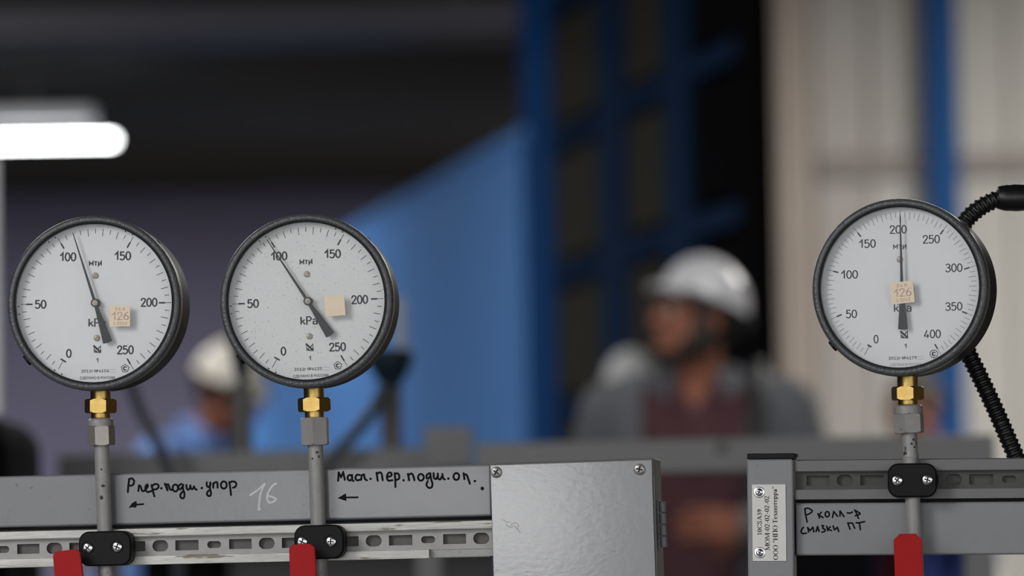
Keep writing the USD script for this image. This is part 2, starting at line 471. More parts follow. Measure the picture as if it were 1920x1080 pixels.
struct('floor', rbox(-14, 14, -10, 25, -0.12, 0.0, 0.01), FLOORM)
struct('ceiling', rbox(-14, 14, -10, 25, 3.5, 3.62, 0.01), CEILM)
struct('wall_left', rbox(-12.2, -12, -10, 24.6, 0.0, 3.5, 0.005), PURPLE)
struct('wall_back', rbox(-14, 14, 24.6, 24.8, 0.0, 3.5, 0.005), PURPLE)

# right wall: separate cladding panels with a girt, from its left end at the dark opening
YW = 12.0
wx = lambda px: float(at(px, 700, YW)[0])
wz = lambda py: float(at(1600, py, YW)[2])
xe = wx(1408)
wr = UsdGeom.Xform.Define(stage, '/World/wall_right').GetPrim()
tag(wr, kind='structure')
part('/World/wall_right', 'wall_core', cat(mbox(xe + 0.03, 14, YW + 0.06, YW + 0.22, 0.0, 3.5), mbox(xe + 0.03, xe + 0.19, YW + 0.22, 24.6, 0.0, 3.5), mbox(12, 12.2, -10, YW + 0.06, 0.0, 3.5)), WALLB, smooth=False)
edges = [1408, 1472, 1536, 1640, 1737, 1800, 1905, 2010, 2115, 2220]
mats_ = [WALLB, WALLB, WALLG, WALLG, WALLG, WALLL, WALLL, WALLL, WALLL]
zg0, zg1 = wz(338), wz(292)
for k in range(len(edges) - 1):
    x0_, x1_ = wx(edges[k]) + 0.004, wx(edges[k + 1]) - 0.004
    if k < 2:
        part('/World/wall_right', 'cladding_panel', rbox(x0_, x1_, YW, YW + 0.06, 0.02, 3.48, 0.008), mats_[k], smooth=False)
    else:
        part('/World/wall_right', 'cladding_panel', rbox(x0_, x1_, YW, YW + 0.06, 0.02, zg0, 0.008), WALLL if k > 2 else WALLG, smooth=False)
        part('/World/wall_right', 'cladding_panel', rbox(x0_, x1_, YW, YW + 0.06, zg1, 3.48, 0.008), mats_[k], smooth=False)
part('/World/wall_right', 'girt', rbox(wx(1536), wx(2220), YW - 0.03, YW + 0.05, zg0 + 0.004, zg1 - 0.004, 0.006), GIRT, smooth=False)
cA, cB = wx(1743), wx(1800)
c = thing('steel_column', 'blue painted steel column standing against the beige wall', 'column', None, ((cA + cB) / 2, YW - 0.1, 0))
part(c, 'front_flange', rbox(cA, cB, YW - 0.185, YW - 0.175, 0.0, 3.49, 0.002), BLUEC)
part(c, 'web_plate', rbox((cA + cB) / 2 - 0.004, (cA + cB) / 2 + 0.004, YW - 0.176, YW - 0.044, 0.0, 3.49, 0.002), BLUEC)
part(c, 'rear_flange', rbox(cA, cB, YW - 0.045, YW - 0.035, 0.0, 3.49, 0.002), BLUEC)

# lamp and duct under the dark ceiling
YD = 17.0
lz = at(0, 266, YD)[2]
x0_, x1_ = at(-420, 266, YD)[0], at(213, 266, YD)[0]
lm = thing('ceiling_lamp', 'glowing white tube lamp hanging under the dark ceiling, upper left', 'lamp', None, ((x0_ + x1_) / 2, YD, lz))
part(lm, 'tube', mv(trimesh.creation.cylinder(radius=0.013, height=x1_ - x0_, sections=24, transform=trimesh.transformations.rotation_matrix(math.pi / 2, [0, 1, 0])), (x0_ + x1_) / 2, YD, lz), TUBEM)
part(lm, 'housing', cat(rbox(x0_ - 0.02, x1_ - 0.1, YD - 0.05, YD + 0.05, lz + 0.07, lz + 0.15, 0.01), mbox(x0_ + 0.1, x0_ + 0.13, YD - 0.02, YD + 0.02, lz + 0.015, lz + 0.08), mbox(x1_ - 0.16, x1_ - 0.13, YD - 0.02, YD + 0.02, lz + 0.015, lz + 0.08)), WHITEP)
for xx in (x0_ + 0.3, x1_ - 0.4):
    part(lm, 'hanger', mbox(xx - 0.006, xx + 0.006, YD - 0.006, YD + 0.006, lz + 0.145, 3.5), STEMM)
yd0 = 12.6
d = thing('ceiling_duct', 'dim grey violet duct running across under the dark ceiling', 'duct', None, (-5, yd0, 3.0))
zd1, zd0 = at(500, 12, yd0)[2], at(500, 78, yd0)[2]
part(d, 'duct_body', rbox(-9.0, 0.2, yd0 - 0.2, yd0 + 0.2, zd0, zd1, 0.02), DUCTM)
for xx in (-7.5, -5, -2.5, -0.2):
    part(d, 'hanger', mbox(xx - 0.01, xx + 0.01, yd0 - 0.01, yd0 + 0.01, zd1 - 0.002, 3.5), STEMM)

# blue enclosure running away to the left: plain sheet wall, then a framed grid of dark panels
dv = ray(-450, 1045); dv = np.array([dv[0], dv[1], 0]); dv /= np.linalg.norm(dv)
P0 = at(1400, 1045, 7.9); P0[2] = 0
E = Frame(P0, np.cross([0, 0, 1.0], -dv), ux=-dv)
ex = lambda px: E.loc(px, 800)[0]
ztop = 0.5 * (E.loc(970, 252)[1] + E.loc(690, 402)[1])
xa, xb = ex(448), ex(1000)
t = thing('blue_partition', 'tall plain blue sheet wall receding to the far left', 'partition', E, ((xa + xb) / 2, 0.03, 0))
nsh = 5
for k in range(nsh):
    part(t, 'sheet_panel', rbox(xa + (xb - xa) * k / nsh + 0.004, xa + (xb - xa) * (k + 1) / nsh - 0.004, 0.0, 0.04, 0.06, ztop - 0.05, 0.006), BLUE)
part(t, 'top_rail', rbox(xa, xb, -0.015, 0.06, ztop - 0.055, ztop, 0.008), BLUE)
part(t, 'bottom_rail', rbox(xa, xb, -0.015, 0.06, 0.0, 0.065, 0.008), BLUED)
t = thing('panel_screen', 'blue framed screen with a grid of dark panels, near end of the blue wall', 'screen', E, (ex(1200), 0.03, 0))
zr = [E.loc(1046, 265)[1], E.loc(1046, 520)[1]]
dz = zr[0] - zr[1]
zs = [zr[0] + dz * k for k in range(-4, 3)]
ztop2 = E.loc(1014, 46)[1] + 0.9
posts = [(990, 1042), (1133, 1180), (1258, 1304), (1398, 1410)]
for a_, b_ in posts:
    part(t, 'post', rbox(ex(a_), ex(b_), -0.006, 0.06, 0.0, ztop2, 0.004), BLUED if a_ < 1000 else (BLUEN if a_ < 1390 else PANELB))
for z_ in zs + [0.1]:
    part(t, 'cross_rail', rbox(ex(992), ex(1402), -0.003, 0.05, z_ - 0.032, z_ + 0.032, 0.003), BLUEN)
part(t, 'cross_rail', rbox(ex(992), ex(1410), -0.02, 0.05, ztop2 - 0.06, ztop2, 0.006), BLUED)
part(t, 'backing_sheet', mbox(ex(992), ex(1410), 0.07, 0.08, 0.02, ztop2), PANELB)
lv_ = [0.1] + zs + [ztop2 - 0.03]
for k in range(3):
    for j in range(len(lv_) - 1):
        g_ = 0.02
        if lv_[j + 1] - lv_[j] > 0.15:
            part(t, 'dark_panel', rbox(ex(posts[k][1]) + 0.03, ex(posts[k + 1][0]) - 0.05, 0.004, 0.06, lv_[j] + 0.035 + g_, lv_[j + 1] - 0.035 - g_, 0.01), PANELD if k < 2 else PANELB)

# rear frame of grey beams, about six metres from the camera
YR = 2.3
Z = lambda px, py, Y=YR: float(at(px, py, Y)[2])
X = lambda px, py=850, Y=YR: float(at(px, py, Y)[0])
zt_, zb_ = Z(1380, 822), Z(1380, 884)
t = thing('rear_beam', 'blurred grey beam crossing behind the box and the capped post', 'beam', None, (X(1380), YR, zb_))
part(t, 'beam_tube', rbox(X(892), X(1866), YR, YR + 0.06, zb_, zt_, 0.004), REARG)
part(t, 'bolt', mv(lathe_y([(0, 0), (0.010, 0), (0.010, 0.004), (0, 0.006)], 20), X(1352), YR, Z(1352, 838)), STEMM)
for px in (960, 1835):
    part(t, 'support_leg', rbox(X(px) - 0.02, X(px) + 0.02, YR + 0.01, YR + 0.05, 0.0, zb_ + 0.01, 0.004), REARG)
YR2 = 3.0
z2t, z2b = Z(400, 846, YR2), Z(400, 905, YR2)
t = thing('rear_beam', 'blurred grey beam behind the left gauges and their pipes', 'beam', None, (X(400, 850, YR2), YR2, z2b))
part(t, 'beam_tube', rbox(X(108, 850, YR2), X(884, 850, YR2), YR2, YR2 + 0.06, z2b, z2t, 0.004), REARG)
for px in (200, 800):
    part(t, 'support_leg', rbox(X(px, 850, YR2) - 0.02, X(px, 850, YR2) + 0.02, YR2 + 0.01, YR2 + 0.05, 0.0, z2b + 0.01, 0.004), REARG)
t = thing('terminal_box', 'small grey box on the rear beam, right of the dark transmitter', 'box', None, (X(840), YR2 - 0.03, Z(840, 872, YR2)))
part(t, 'box_body', rbox(X(800, 850, YR2), X(885, 850, YR2), YR2 - 0.08, YR2 - 0.001, Z(840, 875, YR2), Z(840, 808, YR2), 0.008), REARG)
part(t, 'lid', rbox(X(797, 850, YR2), X(888, 850, YR2), YR2 - 0.09, YR2 - 0.078, Z(840, 880, YR2), Z(840, 803, YR2), 0.004), REARG)


def transmitter(label, px, w, ytop, ybot, yst, white):
    z1_, z0_, zs_ = Z(px, ytop, YR2), Z(px, ybot, YR2), z2t - 0.002
    x_ = X(px, 850, YR2); r = w / 2 * 0.1231e-3 * 7.0
    t = thing('pressure_transmitter', label, 'transmitter', None, (x_, YR2 + 0.03, zs_))
    part(t, 'stem', mv(lathe_z([(0, zs_), (0.017, zs_), (0.017, z0_), (0, z0_)], 24), x_, YR2 + 0.03, 0), STEMM)
    part(t, 'housing', mv(lathe_z([(0, z0_), (r * 0.35, z0_), (r * 0.9, z0_ + (z1_ - z0_) * 0.55), (r, z0_ + (z1_ - z0_) * 0.7), (r, z1_ - 0.006), (r * 0.9, z1_), (0, z1_)], 32), x_, YR2 + 0.03, 0), TEAL)
    if white:
        part(t, 'vent_cap', mv(lathe_z([(0, z1_), (0.012, z1_), (0.012, z1_ + 0.075), (0.006, z1_ + 0.085), (0, z1_ + 0.085)], 24), x_ + 0.018, YR2 + 0.03, 0), VENTM)
    return x_, z0_


transmitter('dark teal funnel-shaped transmitter right of the middle gauge', 733, 88, 654, 728, 830, True)
transmitter('dark teal transmitter half hidden behind the left rim of the middle gauge', 452, 46, 612, 720, 830, False)


def cable(label, pts, r):
    p = smooth_path([at(a, b_, y_) for a, b_, y_ in pts], 10)
    t = thing('cable', label, 'cable', None, tuple(p[-1]))
    part(t, 'cable_sheath', tube(p, r, 14), CABLEM)


cable('dark cable sloping down from the teal transmitter to the left', [(722, 722, YR2 - 0.024), (702, 765, YR2 - 0.03), (665, 812, YR2 - 0.06), (622, 862, YR2 - 0.06), (590, 920, YR2 - 0.06), (580, 1100, YR2 - 0.06)], 0.010)
cable('dark cable sloping right, between the left and the middle gauge', [(235, 690, YR2 - 0.1), (262, 765, YR2 - 0.1), (288, 815, YR2 - 0.1), (315, 880, YR2 - 0.1), (330, 950, YR2 - 0.1), (335, 1100, YR2 - 0.1)], 0.010)

YB = 2.4
mx = lambda px: X(px, 850, YB)
t = thing('machine_housing', 'black round-shouldered machine housing at the left edge', 'machine', None, (mx(-60), YB + 0.25, 0))
hz_ = Z(0, 772, YB)
part(t, 'housing_body', m3.Manifold.batch_hull([m3.Manifold.sphere(0.055, 32).translate([x, y, z]) for x in (mx(-320), X(76, 850, YB + 0.45) - 0.055) for y in (YB + 0.05, YB + 0.45) for z in (0.06, hz_ - 0.055)]), BLACKM)
for fa, fb in ((-300, -260), (0, 40)):
    part(t, 'foot', mbox(mx(fa), mx(fb), YB + 0.05, YB + 0.45, 0, 0.02), BLACKM)
t = thing('white_board', 'white upright board standing on the black housing at the left edge', 'board', None, (mx(-100), YB + 0.3, hz_))
part(t, 'board_sheet', rbox(mx(-260), mx(-12), YB + 0.10, YB + 0.12, hz_ - 0.002, Z(0, 285, YB), 0.003), WHITEP)
part(t, 'board_foot', rbox(mx(-200), mx(-60), YB + 0.04, YB + 0.26, hz_ - 0.001, hz_ + 0.012, 0.003), WHITEP)

for (pa, pb, py, Y_, dep, lab, m_) in ((425, 935, 1008, 5.0, 0.5, 'dark grey cabinet seen under the zinc rail, left of the box', DKGREY), (262, 415, 1012, 5.0, 0.5, 'black cabinet seen under the zinc rail, between the two left red handles', BLACKM), (1470, 1632, 1000, 5.0, 0.5, 'black cabinet seen under the right beam, beside the post', BLACKM)):
    xa_, xb_, zz_ = X(pa, 850, Y_), X(pb, 850, Y_), Z(1000, py, Y_)
    t = thing('floor_cabinet', lab, 'cabinet', None, ((xa_ + xb_) / 2, Y_ + dep / 2, 0))
    part(t, 'cabinet_body', rbox(xa_, xb_, Y_, Y_ + dep, 0.0, zz_ - 0.02, 0.006), m_)
    part(t, 'cabinet_top', rbox(xa_ - 0.01, xb_ + 0.01, Y_ - 0.02, Y_ + dep, zz_ - 0.02, zz_, 0.004), m_)
    part(t, 'door', rbox(xa_ + 0.01, xb_ - 0.01, Y_ - 0.018, Y_ - 0.001, 0.05, zz_ - 0.05, 0.004), m_)

# ------------------------------------------------------------------ people
SKIN = mat('skin_tan', (0.27, 0.105, 0.065), 0.6, spec=0.2)
SKINL = mat('skin_light', (0.36, 0.17, 0.11), 0.5)
HAIRM = mat('dark_hair', (0.02, 0.014, 0.011), 0.7)
HELM = mat('white_helmet', (0.62, 0.62, 0.65), 0.22)
HELMG = mat('grey_knit_cap', (0.55, 0.56, 0.56), 0.8)
HELMW = mat('warm_helmet', (0.72, 0.68, 0.60), 0.3)
JACKET = mat('grey_jacket', (0.105, 0.11, 0.125), 0.8)
JACKETD = mat('slate_jacket', (0.085, 0.09, 0.105), 0.8)
SHIRTM = mat('maroon_shirt', (0.060, 0.018, 0.026), 0.8)
SHIRTB = mat('blue_shirt', (0.17, 0.32, 0.72), 0.8)
OVERALL = mat('blue_overall', (0.012, 0.028, 0.15), 0.8)
REDJ = mat('dark_red_jacket', (0.13, 0.022, 0.022), 0.8)
TROU = mat('dark_trousers', (0.016, 0.017, 0.022), 0.8)
BOOT = mat('black_boot', (0.01, 0.01, 0.01), 0.5)
STRAPM = mat('black_strap', (0.006, 0.006, 0.007), 0.6)
EYEW = mat('eye_white', (0.42, 0.39, 0.36), 0.5, spec=0.2)


def chain(bones, grow=0.0):
    ms = []
    for (a, ra), (b, rb) in bones:
        ms.append(m3.Manifold.batch_hull([m3.Manifold.sphere(ra + grow, 16).translate(list(map(float, a))), m3.Manifold.sphere(rb + grow, 16).translate(list(map(float, b)))]))
    return ms


def soft(m, length=0.022, it=8):
    t = tri(m.refine_to_length(length))
    t.merge_vertices()
    trimesh.smoothing.filter_taubin(t, lamb=0.5, nu=0.53, iterations=it)
    return t


def rot(axis, deg):
    return trimesh.transformations.rotation_matrix(math.radians(deg), axis)[:3, :3]


def head_shape(Rm, c):
    """skull, jaw, nose, brow, ears; the face looks along -y before turning"""
    s = lambda r, p, sc=(1, 1, 1): m3.Manifold.sphere(1.0, 28).scale([r * sc[0], r * sc[1], r * sc[2]]).translate(list(p))
    skull = s(1, (0, 0.012, 0.018), (0.076, 0.096, 0.104))
    jaw = m3.Manifold.batch_hull([s(0.030, (0, -0.066, -0.088)), s(0.036, (0.042, -0.012, -0.062)), s(0.036, (-0.042, -0.012, -0.062)), s(0.05, (0, -0.040, -0.020))])
    nose = m3.Manifold.batch_hull([s(0.008, (0, -0.086, 0.012)), s(0.012, (0, -0.107, -0.022)), s(0.010, (0.012, -0.092, -0.026)), s(0.010, (-0.012, -0.092, -0.026))])
    brow = m3.Manifold.batch_hull([s(0.012, (0.035, -0.076, 0.022)), s(0.012, (-0.035, -0.076, 0.022))])
    mouth = m3.Manifold.batch_hull([s(0.009, (0.02, -0.083, -0.052)), s(0.009, (-0.02, -0.083, -0.052)), s(0.010, (0, -0.088, -0.050))])
    ears = [s(1, (sx * 0.078, 0.012, -0.008), (0.010, 0.020, 0.032)) for sx in (-1, 1)]
    m = m3.Manifold.batch_boolean([skull, jaw, nose, brow, mouth] + ears, m3.OpType.Add)
    return place(m, Rm, c)


def place(m, Rm, c):
    A = np.zeros((3, 4)); A[:, :3] = Rm; A[:, 3] = c
    return m.transform(A)


def hand_shape(wrist, direction, palm_n, side, curl=25):
    """palm, four unequal bent fingers and a thumb from the side of the palm"""
    d = np.array(direction, float); d /= np.linalg.norm(d)
    n = np.array(palm_n, float); n -= np.dot(n, d) * d; n /= np.linalg.norm(n)
    x = np.cross(d, n) * side
    w = np.array(wrist, float)
    ms = chain([((w, 0.024), (w + d * 0.035, 0.024))])
    ms.append(m3.Manifold.batch_hull([m3.Manifold.sphere(0.013, 12).translate(list(w + d * k + x * j)) for k in (0.025, 0.09) for j in (-0.028, 0.03)]))
    for j, (off, l) in enumerate(((-0.031, 0.062), (-0.011, 0.078), (0.010, 0.084), (0.031, 0.074))):
        p, ang = w + d * 0.088 + x * off, math.radians(curl * 0.5)
        pts = [p]
        for f_, k in ((0.45, 1), (0.31, 2), (0.24, 2.8)):
            a_ = ang * k
            p = p + l * f_ * (d * math.cos(a_) + n * math.sin(a_)); pts.append(p)
        for k in range(3):
            ms += chain([((pts[k], 0.0095 - 0.0008 * k), (pts[k + 1], 0.0088 - 0.0008 * k))])
    b = w + d * 0.035 + x * 0.032
    ms += chain([((w + d * 0.02 + x * 0.015, 0.016), (b, 0.012)), ((b, 0.012), (b + (d * 0.6 + x * 0.6 + n * 0.4) * 0.035, 0.0105)), ((b + (d * 0.6 + x * 0.6 + n * 0.4) * 0.035, 0.0105), (b + (d * 0.6 + x * 0.6 + n * 0.4) * 0.035 + (d * 0.8 + n * 0.4) * 0.03, 0.0085))])
    return ms


def person(label, pos, yaw, H, head_yaw, head_pitch, arms, wear, lean=0.0, skin=None, shoulder=0.185):
    """arms: {side: (elbow, wrist, hand direction, palm normal)}, side -1 = the person's right; metres of a 1.75 m figure facing -y"""
    skin = skin or SKIN
    k = H / 1.75
    F = Frame(pos, np.array([-math.sin(math.radians(yaw)), math.cos(math.radians(yaw)), 0]), ux=[math.cos(math.radians(yaw)), math.sin(math.radians(yaw)), 0])
    t = thing('person', label, 'person', F, (0, 0, 0))
    L = rot([1, 0, 0], lean)
    hip = np.array([0, 0, 0.95])
    up = lambda p: hip + L @ (np.array(p, float) - hip)
    pel, wai, che, nck = np.array([0, 0, 0.95]), up((0, 0.0, 1.10)), up((0, 0.0, 1.30)), up((0, 0.012, 1.47))
    hc = up((0, -0.012, 1.63))
    Rh = rot([0, 0, 1], head_yaw) @ rot([1, 0, 0], head_pitch)
    tor = []
    for sx in (-1, 1):
        sh = up((sx * shoulder, 0.01, 1.415))
        tor += [((pel + [sx * 0.075, 0, 0], 0.105), (wai + L @ [sx * 0.062, 0, 0], 0.098)), ((wai + L @ [sx * 0.062, 0, 0], 0.098), (che + L @ [sx * 0.085, 0, 0], 0.108)), ((che + L @ [sx * 0.085, 0, 0], 0.108), (sh - L @ [sx * 0.055, 0, 0.012], 0.066))]
    tor += [((che, 0.11), (up((0, 0.01, 1.42)), 0.07)), ((pel, 0.10), (wai, 0.09)), ((wai, 0.09), (che, 0.10))]
    neck = [((up((0, 0.01, 1.40)), 0.062), (nck, 0.056)), ((nck, 0.054), (hc + Rh @ [0, 0.015, -0.07], 0.053))]
    legs, feet = [], []
    for sx in (-1, 1):
        hp, kn, an = np.array([sx * 0.095, 0, 0.90]), np.array([sx * 0.11, -0.015, 0.50]), np.array([sx * 0.12, 0.02, 0.09])
        legs += [((hp, 0.088), (kn, 0.058)), ((kn, 0.058), (np.array([sx * 0.115, 0.02, 0.36]), 0.056)), ((np.array([sx * 0.115, 0.02, 0.36]), 0.056), (an, 0.040))]
        feet.append(m3.Manifold.batch_hull([m3.Manifold.sphere(r_, 14).translate([sx * 0.12 + sx * o_, y_, z_]) for (o_, y_, z_, r_) in ((0, 0.05, 0.046, 0.045), (0, 0.02, 0.10, 0.046), (0.01, -0.11, 0.042, 0.041), (0.012, -0.17, 0.034, 0.033))]))
    ab, hands, cuffs = [], [], []
    for sx in (-1, 1):
        el, wr_, hd, pn = arms[sx]
        sh = up((sx * shoulder, 0.01, 1.405))
        el, wr_ = np.array(el, float), np.array(wr_, float)
        ab += [((sh, 0.058), (el, 0.043)), ((el, 0.043), (el * 0.65 + wr_ * 0.35, 0.042)), ((el * 0.65 + wr_ * 0.35, 0.042), (wr_, 0.028))]
        hands += hand_shape(wr_, hd, pn, sx)
    U = lambda ms: m3.Manifold.batch_boolean(ms, m3.OpType.Add)
    sc = lambda m: (m.apply_scale(k), m)[1]
    put = lambda nm, mesh, m_, parent=t, **kw: part(parent, nm, sc(mesh), m_, smooth=True, **kw)
    body = U(chain(tor) + chain(neck) + chain(legs) + chain(ab) + hands + feet + [head_shape(Rh, hc)])
    put('body', soft(body, 0.016, 6), skin)
    for sx in (-1, 1):
        put('eye', trimesh.creation.icosphere(2, 0.0115).apply_translation(hc + Rh @ [sx * 0.031, -0.0795, 0.004]), EYEW)
        put('iris', trimesh.creation.icosphere(2, 0.0065).apply_translation(hc + Rh @ [sx * 0.031, -0.0858, 0.004]), HAIRM)
        put('eyebrow', tri(chain([((hc + Rh @ [sx * 0.016, -0.0895, 0.026], 0.004), (hc + Rh @ [sx * 0.05, -0.078, 0.026], 0.004))])[0]), HAIRM)
    S_ = lambda r, p, sc_=(1, 1, 1): m3.Manifold.sphere(1.0, 32).scale([r * sc_[0], r * sc_[1], r * sc_[2]]).translate(list(p))
    hairm = S_(1, (0, 0.016, 0.022), (0.083, 0.101, 0.110)) - mbox(-0.2, 0.2, -0.2, -0.035, -0.2, 0.052) - mbox(-0.2, 0.2, -0.2, 0.2, -0.2, -0.062)
    put('hair', soft(place(hairm, Rh, hc), 0.02, 2), HAIRM)
    if 'beard' in wear:
        bd = m3.Manifold.batch_hull([S_(0.034, (0, -0.068, -0.090)), S_(0.040, (0.044, -0.010, -0.062)), S_(0.040, (-0.044, -0.010, -0.062)), S_(0.02, (0.066, 0.0, -0.02)), S_(0.02, (-0.066, 0.0, -0.02))]) - mbox(-0.05, 0.05, -0.2, -0.028, -0.088, 0.1)
        put('beard', soft(place(bd, Rh, hc), 0.02, 2), HAIRM)
    if 'cap' in wear:
        cp_ = S_(1, (0, 0.014, 0.024), (0.085, 0.103, 0.114)) - mbox(-0.2, 0.2, -0.2, 0.2, -0.2, 0.0)
        put('cap', soft(place(cp_ - (mbox(-0.2, 0.2, -0.3, -0.05, -0.1, 0.03)), Rh, hc), 0.02, 2), wear['cap'])
    if 'helmet' in wear:
        z0 = 0.040
        dome_ = S_(1, (0, 0.012, z0), (0.112, 0.135, 0.112)) - mbox(-0.3, 0.3, -0.3, 0.3, -0.3, z0)
        inner = S_(1, (0, 0.012, z0), (0.104, 0.127, 0.104))
        rim = m3.Manifold.cylinder(0.008, 1.0, circular_segments=48).scale([0.120, 0.144, 1]).translate([0, 0.012, z0 - 0.004])
        brim = m3.Manifold.batch_hull([m3.Manifold.cylinder(0.006, 0.09, circular_segments=40).translate([0, -0.05, z0 - 0.003]), m3.Manifold.cylinder(0.004, 0.070, circular_segments=40).translate([0, -0.098, z0 - 0.018])])
        ridge = (S_(1, (0, 0.012, z0), (0.022, 0.141, 0.119)) - mbox(-0.3, 0.3, -0.3, 0.3, -0.3, z0))
        shell = (U([dome_, rim, brim, ridge]) - inner).scale([0.87, 0.82, 0.95])
        tilt = rot([1, 0, 0], wear.get('tilt', 0))
        hp_ = put('helmet', tri(place(place(shell, tilt, (0, 0, 0)), Rh, hc)), wear['helmet'])
        band = (m3.Manifold.cylinder(0.03, 1.0, circular_segments=40).scale([0.100, 0.122, 1]) - m3.Manifold.cylinder(0.04, 1.0, circular_segments=40).scale([0.094, 0.116, 1]).translate([0, 0, -0.005])).translate([0, 0.012, z0 - 0.03])
        put('head_band', tri(place(place(band, tilt, (0, 0, 0)), Rh, hc)), STRAPM, parent=hp_)
    topm = U(chain(tor, 0.014) + chain(neck[:1], 0.014) + [m for m in chain([b_ for i, b_ in enumerate(ab)], 0.012)])
    if wear.get('jacket'):
        vneck = m3.Manifold.batch_hull([m3.Manifold.sphere(0.008, 8).translate(list(up(p))) for p in ((-0.055, -0.3, 1.52), (0.055, -0.3, 1.52), (0, -0.3, 1.40), (-0.05, -0.02, 1.50), (0.05, -0.02, 1.50), (0, -0.06, 1.42))])
        put('shirt', soft(U(chain(tor, 0.012) + chain(neck[:1], 0.012)) - vneck, 0.02, 2), wear['shirt'])
        jk = U(chain(tor, 0.034) + chain(ab, 0.026))
        cut = m3.Manifold.batch_hull([m3.Manifold.sphere(0.01, 8).translate(list(up(p))) for p in ((-0.14, -0.4, 1.55), (0.14, -0.4, 1.55), (-0.085, -0.4, 0.80), (0.085, -0.4, 0.80), (-0.12, -0.03, 1.55), (0.12, -0.03, 1.55), (-0.075, -0.06, 0.80), (0.075, -0.06, 0.80))])
        put('jacket', soft(jk - cut, 0.03, 4), wear['jacket'])
        put('collar', tri(chain([((up((-0.135, -0.02, 1.455)), 0.020), (up((-0.07, 0.075, 1.50)), 0.020))])[0] + chain([((up((0.135, -0.02, 1.455)), 0.020), (up((0.07, 0.075, 1.50)), 0.020))])[0] + chain([((up((-0.07, 0.075, 1.50)), 0.020), (up((0.07, 0.075, 1.50)), 0.020))])[0]), wear['jacket'])
    else:
        put('shirt', soft(topm, 0.03, 4), wear['shirt'])
        put('collar', tri(U(chain([((up((-0.075, -0.035, 1.46)), 0.018), (up((-0.055, 0.06, 1.50)), 0.018)), ((up((0.075, -0.035, 1.46)), 0.018), (up((0.055, 0.06, 1.50)), 0.018)), ((up((-0.055, 0.06, 1.50)), 0.018), (up((0.055, 0.06, 1.50)), 0.018))]))), wear['shirt'])
    if wear.get('strap'):
        put('shoulder_strap', tri(U(chain([((up((0.135, -0.155, 1.16)), 0.020), (up((0.15, -0.150, 1.30)), 0.020)), ((up((0.15, -0.150, 1.30)), 0.020), (up((0.15, -0.10, 1.44)), 0.020)), ((up((0.15, -0.10, 1.44)), 0.020), (up((0.145, 0.0, 1.505)), 0.020)), ((up((0.145, 0.0, 1.505)), 0.020), (up((0.14, 0.11, 1.42)), 0.020))]))), STRAPM)
    put('trousers', soft(U(chain(legs, 0.016) + chain([((pel + [0.07, 0, -0.02], 0.118), (pel + [-0.07, 0, -0.02], 0.118))])), 0.03, 4), wear['trousers'])
    for m_ in feet:
        q = tri(m_); cn = q.vertices.mean(0); q.vertices = cn + (q.vertices - cn) * 1.08; q.apply_translation([0, 0, 0.004])
        put('boot', q, BOOT)
    return t


DOWN = lambda s: ((s * 0.27, 0.03, 1.12), (s * 0.26, -0.06, 0.87), (0, -0.15, -1), (-s, 0, 0))
def ground(px, Y):
    p = at(px, 900, Y); return (p[0], Y, 0.0)


person('man in white hard hat and open grey jacket over a maroon shirt, face turned left', ground(1311, 6.0), -8, 1.715, -58, -5,
       {-1: ((-0.28, 0.04, 1.13), (-0.20, -0.20, 0.98), (0.6, -0.6, -0.4), (0.3, 0.3, -1)), 1: ((0.29, 0.03, 1.14), (0.13, -0.22, 1.13), (-0.8, -0.5, 0.1), (-0.2, 0.9, -0.3))},
       dict(helmet=HELM, tilt=-17, beard=1, jacket=JACKET, shirt=SHIRTM, trousers=TROU, strap=1), shoulder=0.20)
person('person in grey jacket and pale grey cap seen from behind, left of the hard-hatted man', ground(1187, 7.9), 175, 1.60, 0, 0,
       {-1: DOWN(-1), 1: DOWN(1)}, dict(cap=HELMG, shirt=JACKET, trousers=TROU))
person('dark-haired person in dark red jacket, behind the stem of the rightmost gauge', ground(1722, 9.8), -55, 1.62, -10, 5,
       {-1: DOWN(-1), 1: DOWN(1)}, dict(jacket=OVERALL, shirt=REDJ, trousers=OVERALL))
person('person in light blue shirt and white hard hat bending forward, between two left gauges', ground(262, 8.5), 60, 1.73, 0, 22,
       {-1: ((-0.26, -0.20, 1.12), (-0.18, -0.36, 0.95), (0.1, -0.6, -0.7), (0.5, 0.3, 0)), 1: ((0.26, -0.20, 1.12), (0.18, -0.36, 0.95), (-0.1, -0.6, -0.7), (-0.5, 0.3, 0))},
       dict(helmet=HELMW, tilt=0, shirt=SHIRTB, trousers=TROU), lean=27)

# ================================================================== the measuring frame in front
S = 0.0004923
K = 0.000488
FL = px_frame((918, 870), (0, 893), 0.0, 6.0)
FL = Frame(FL.o, FL.uy, ux=-FL.ux)
FR = px_frame((1490, 863), (1920, 859.5), 0.01, 6.0)
BX = px_frame((918, 872), (1222, 862), -0.012, 6.0)


def dx(F, px, py, y=0.0):
    return F.loc(px, py, y)


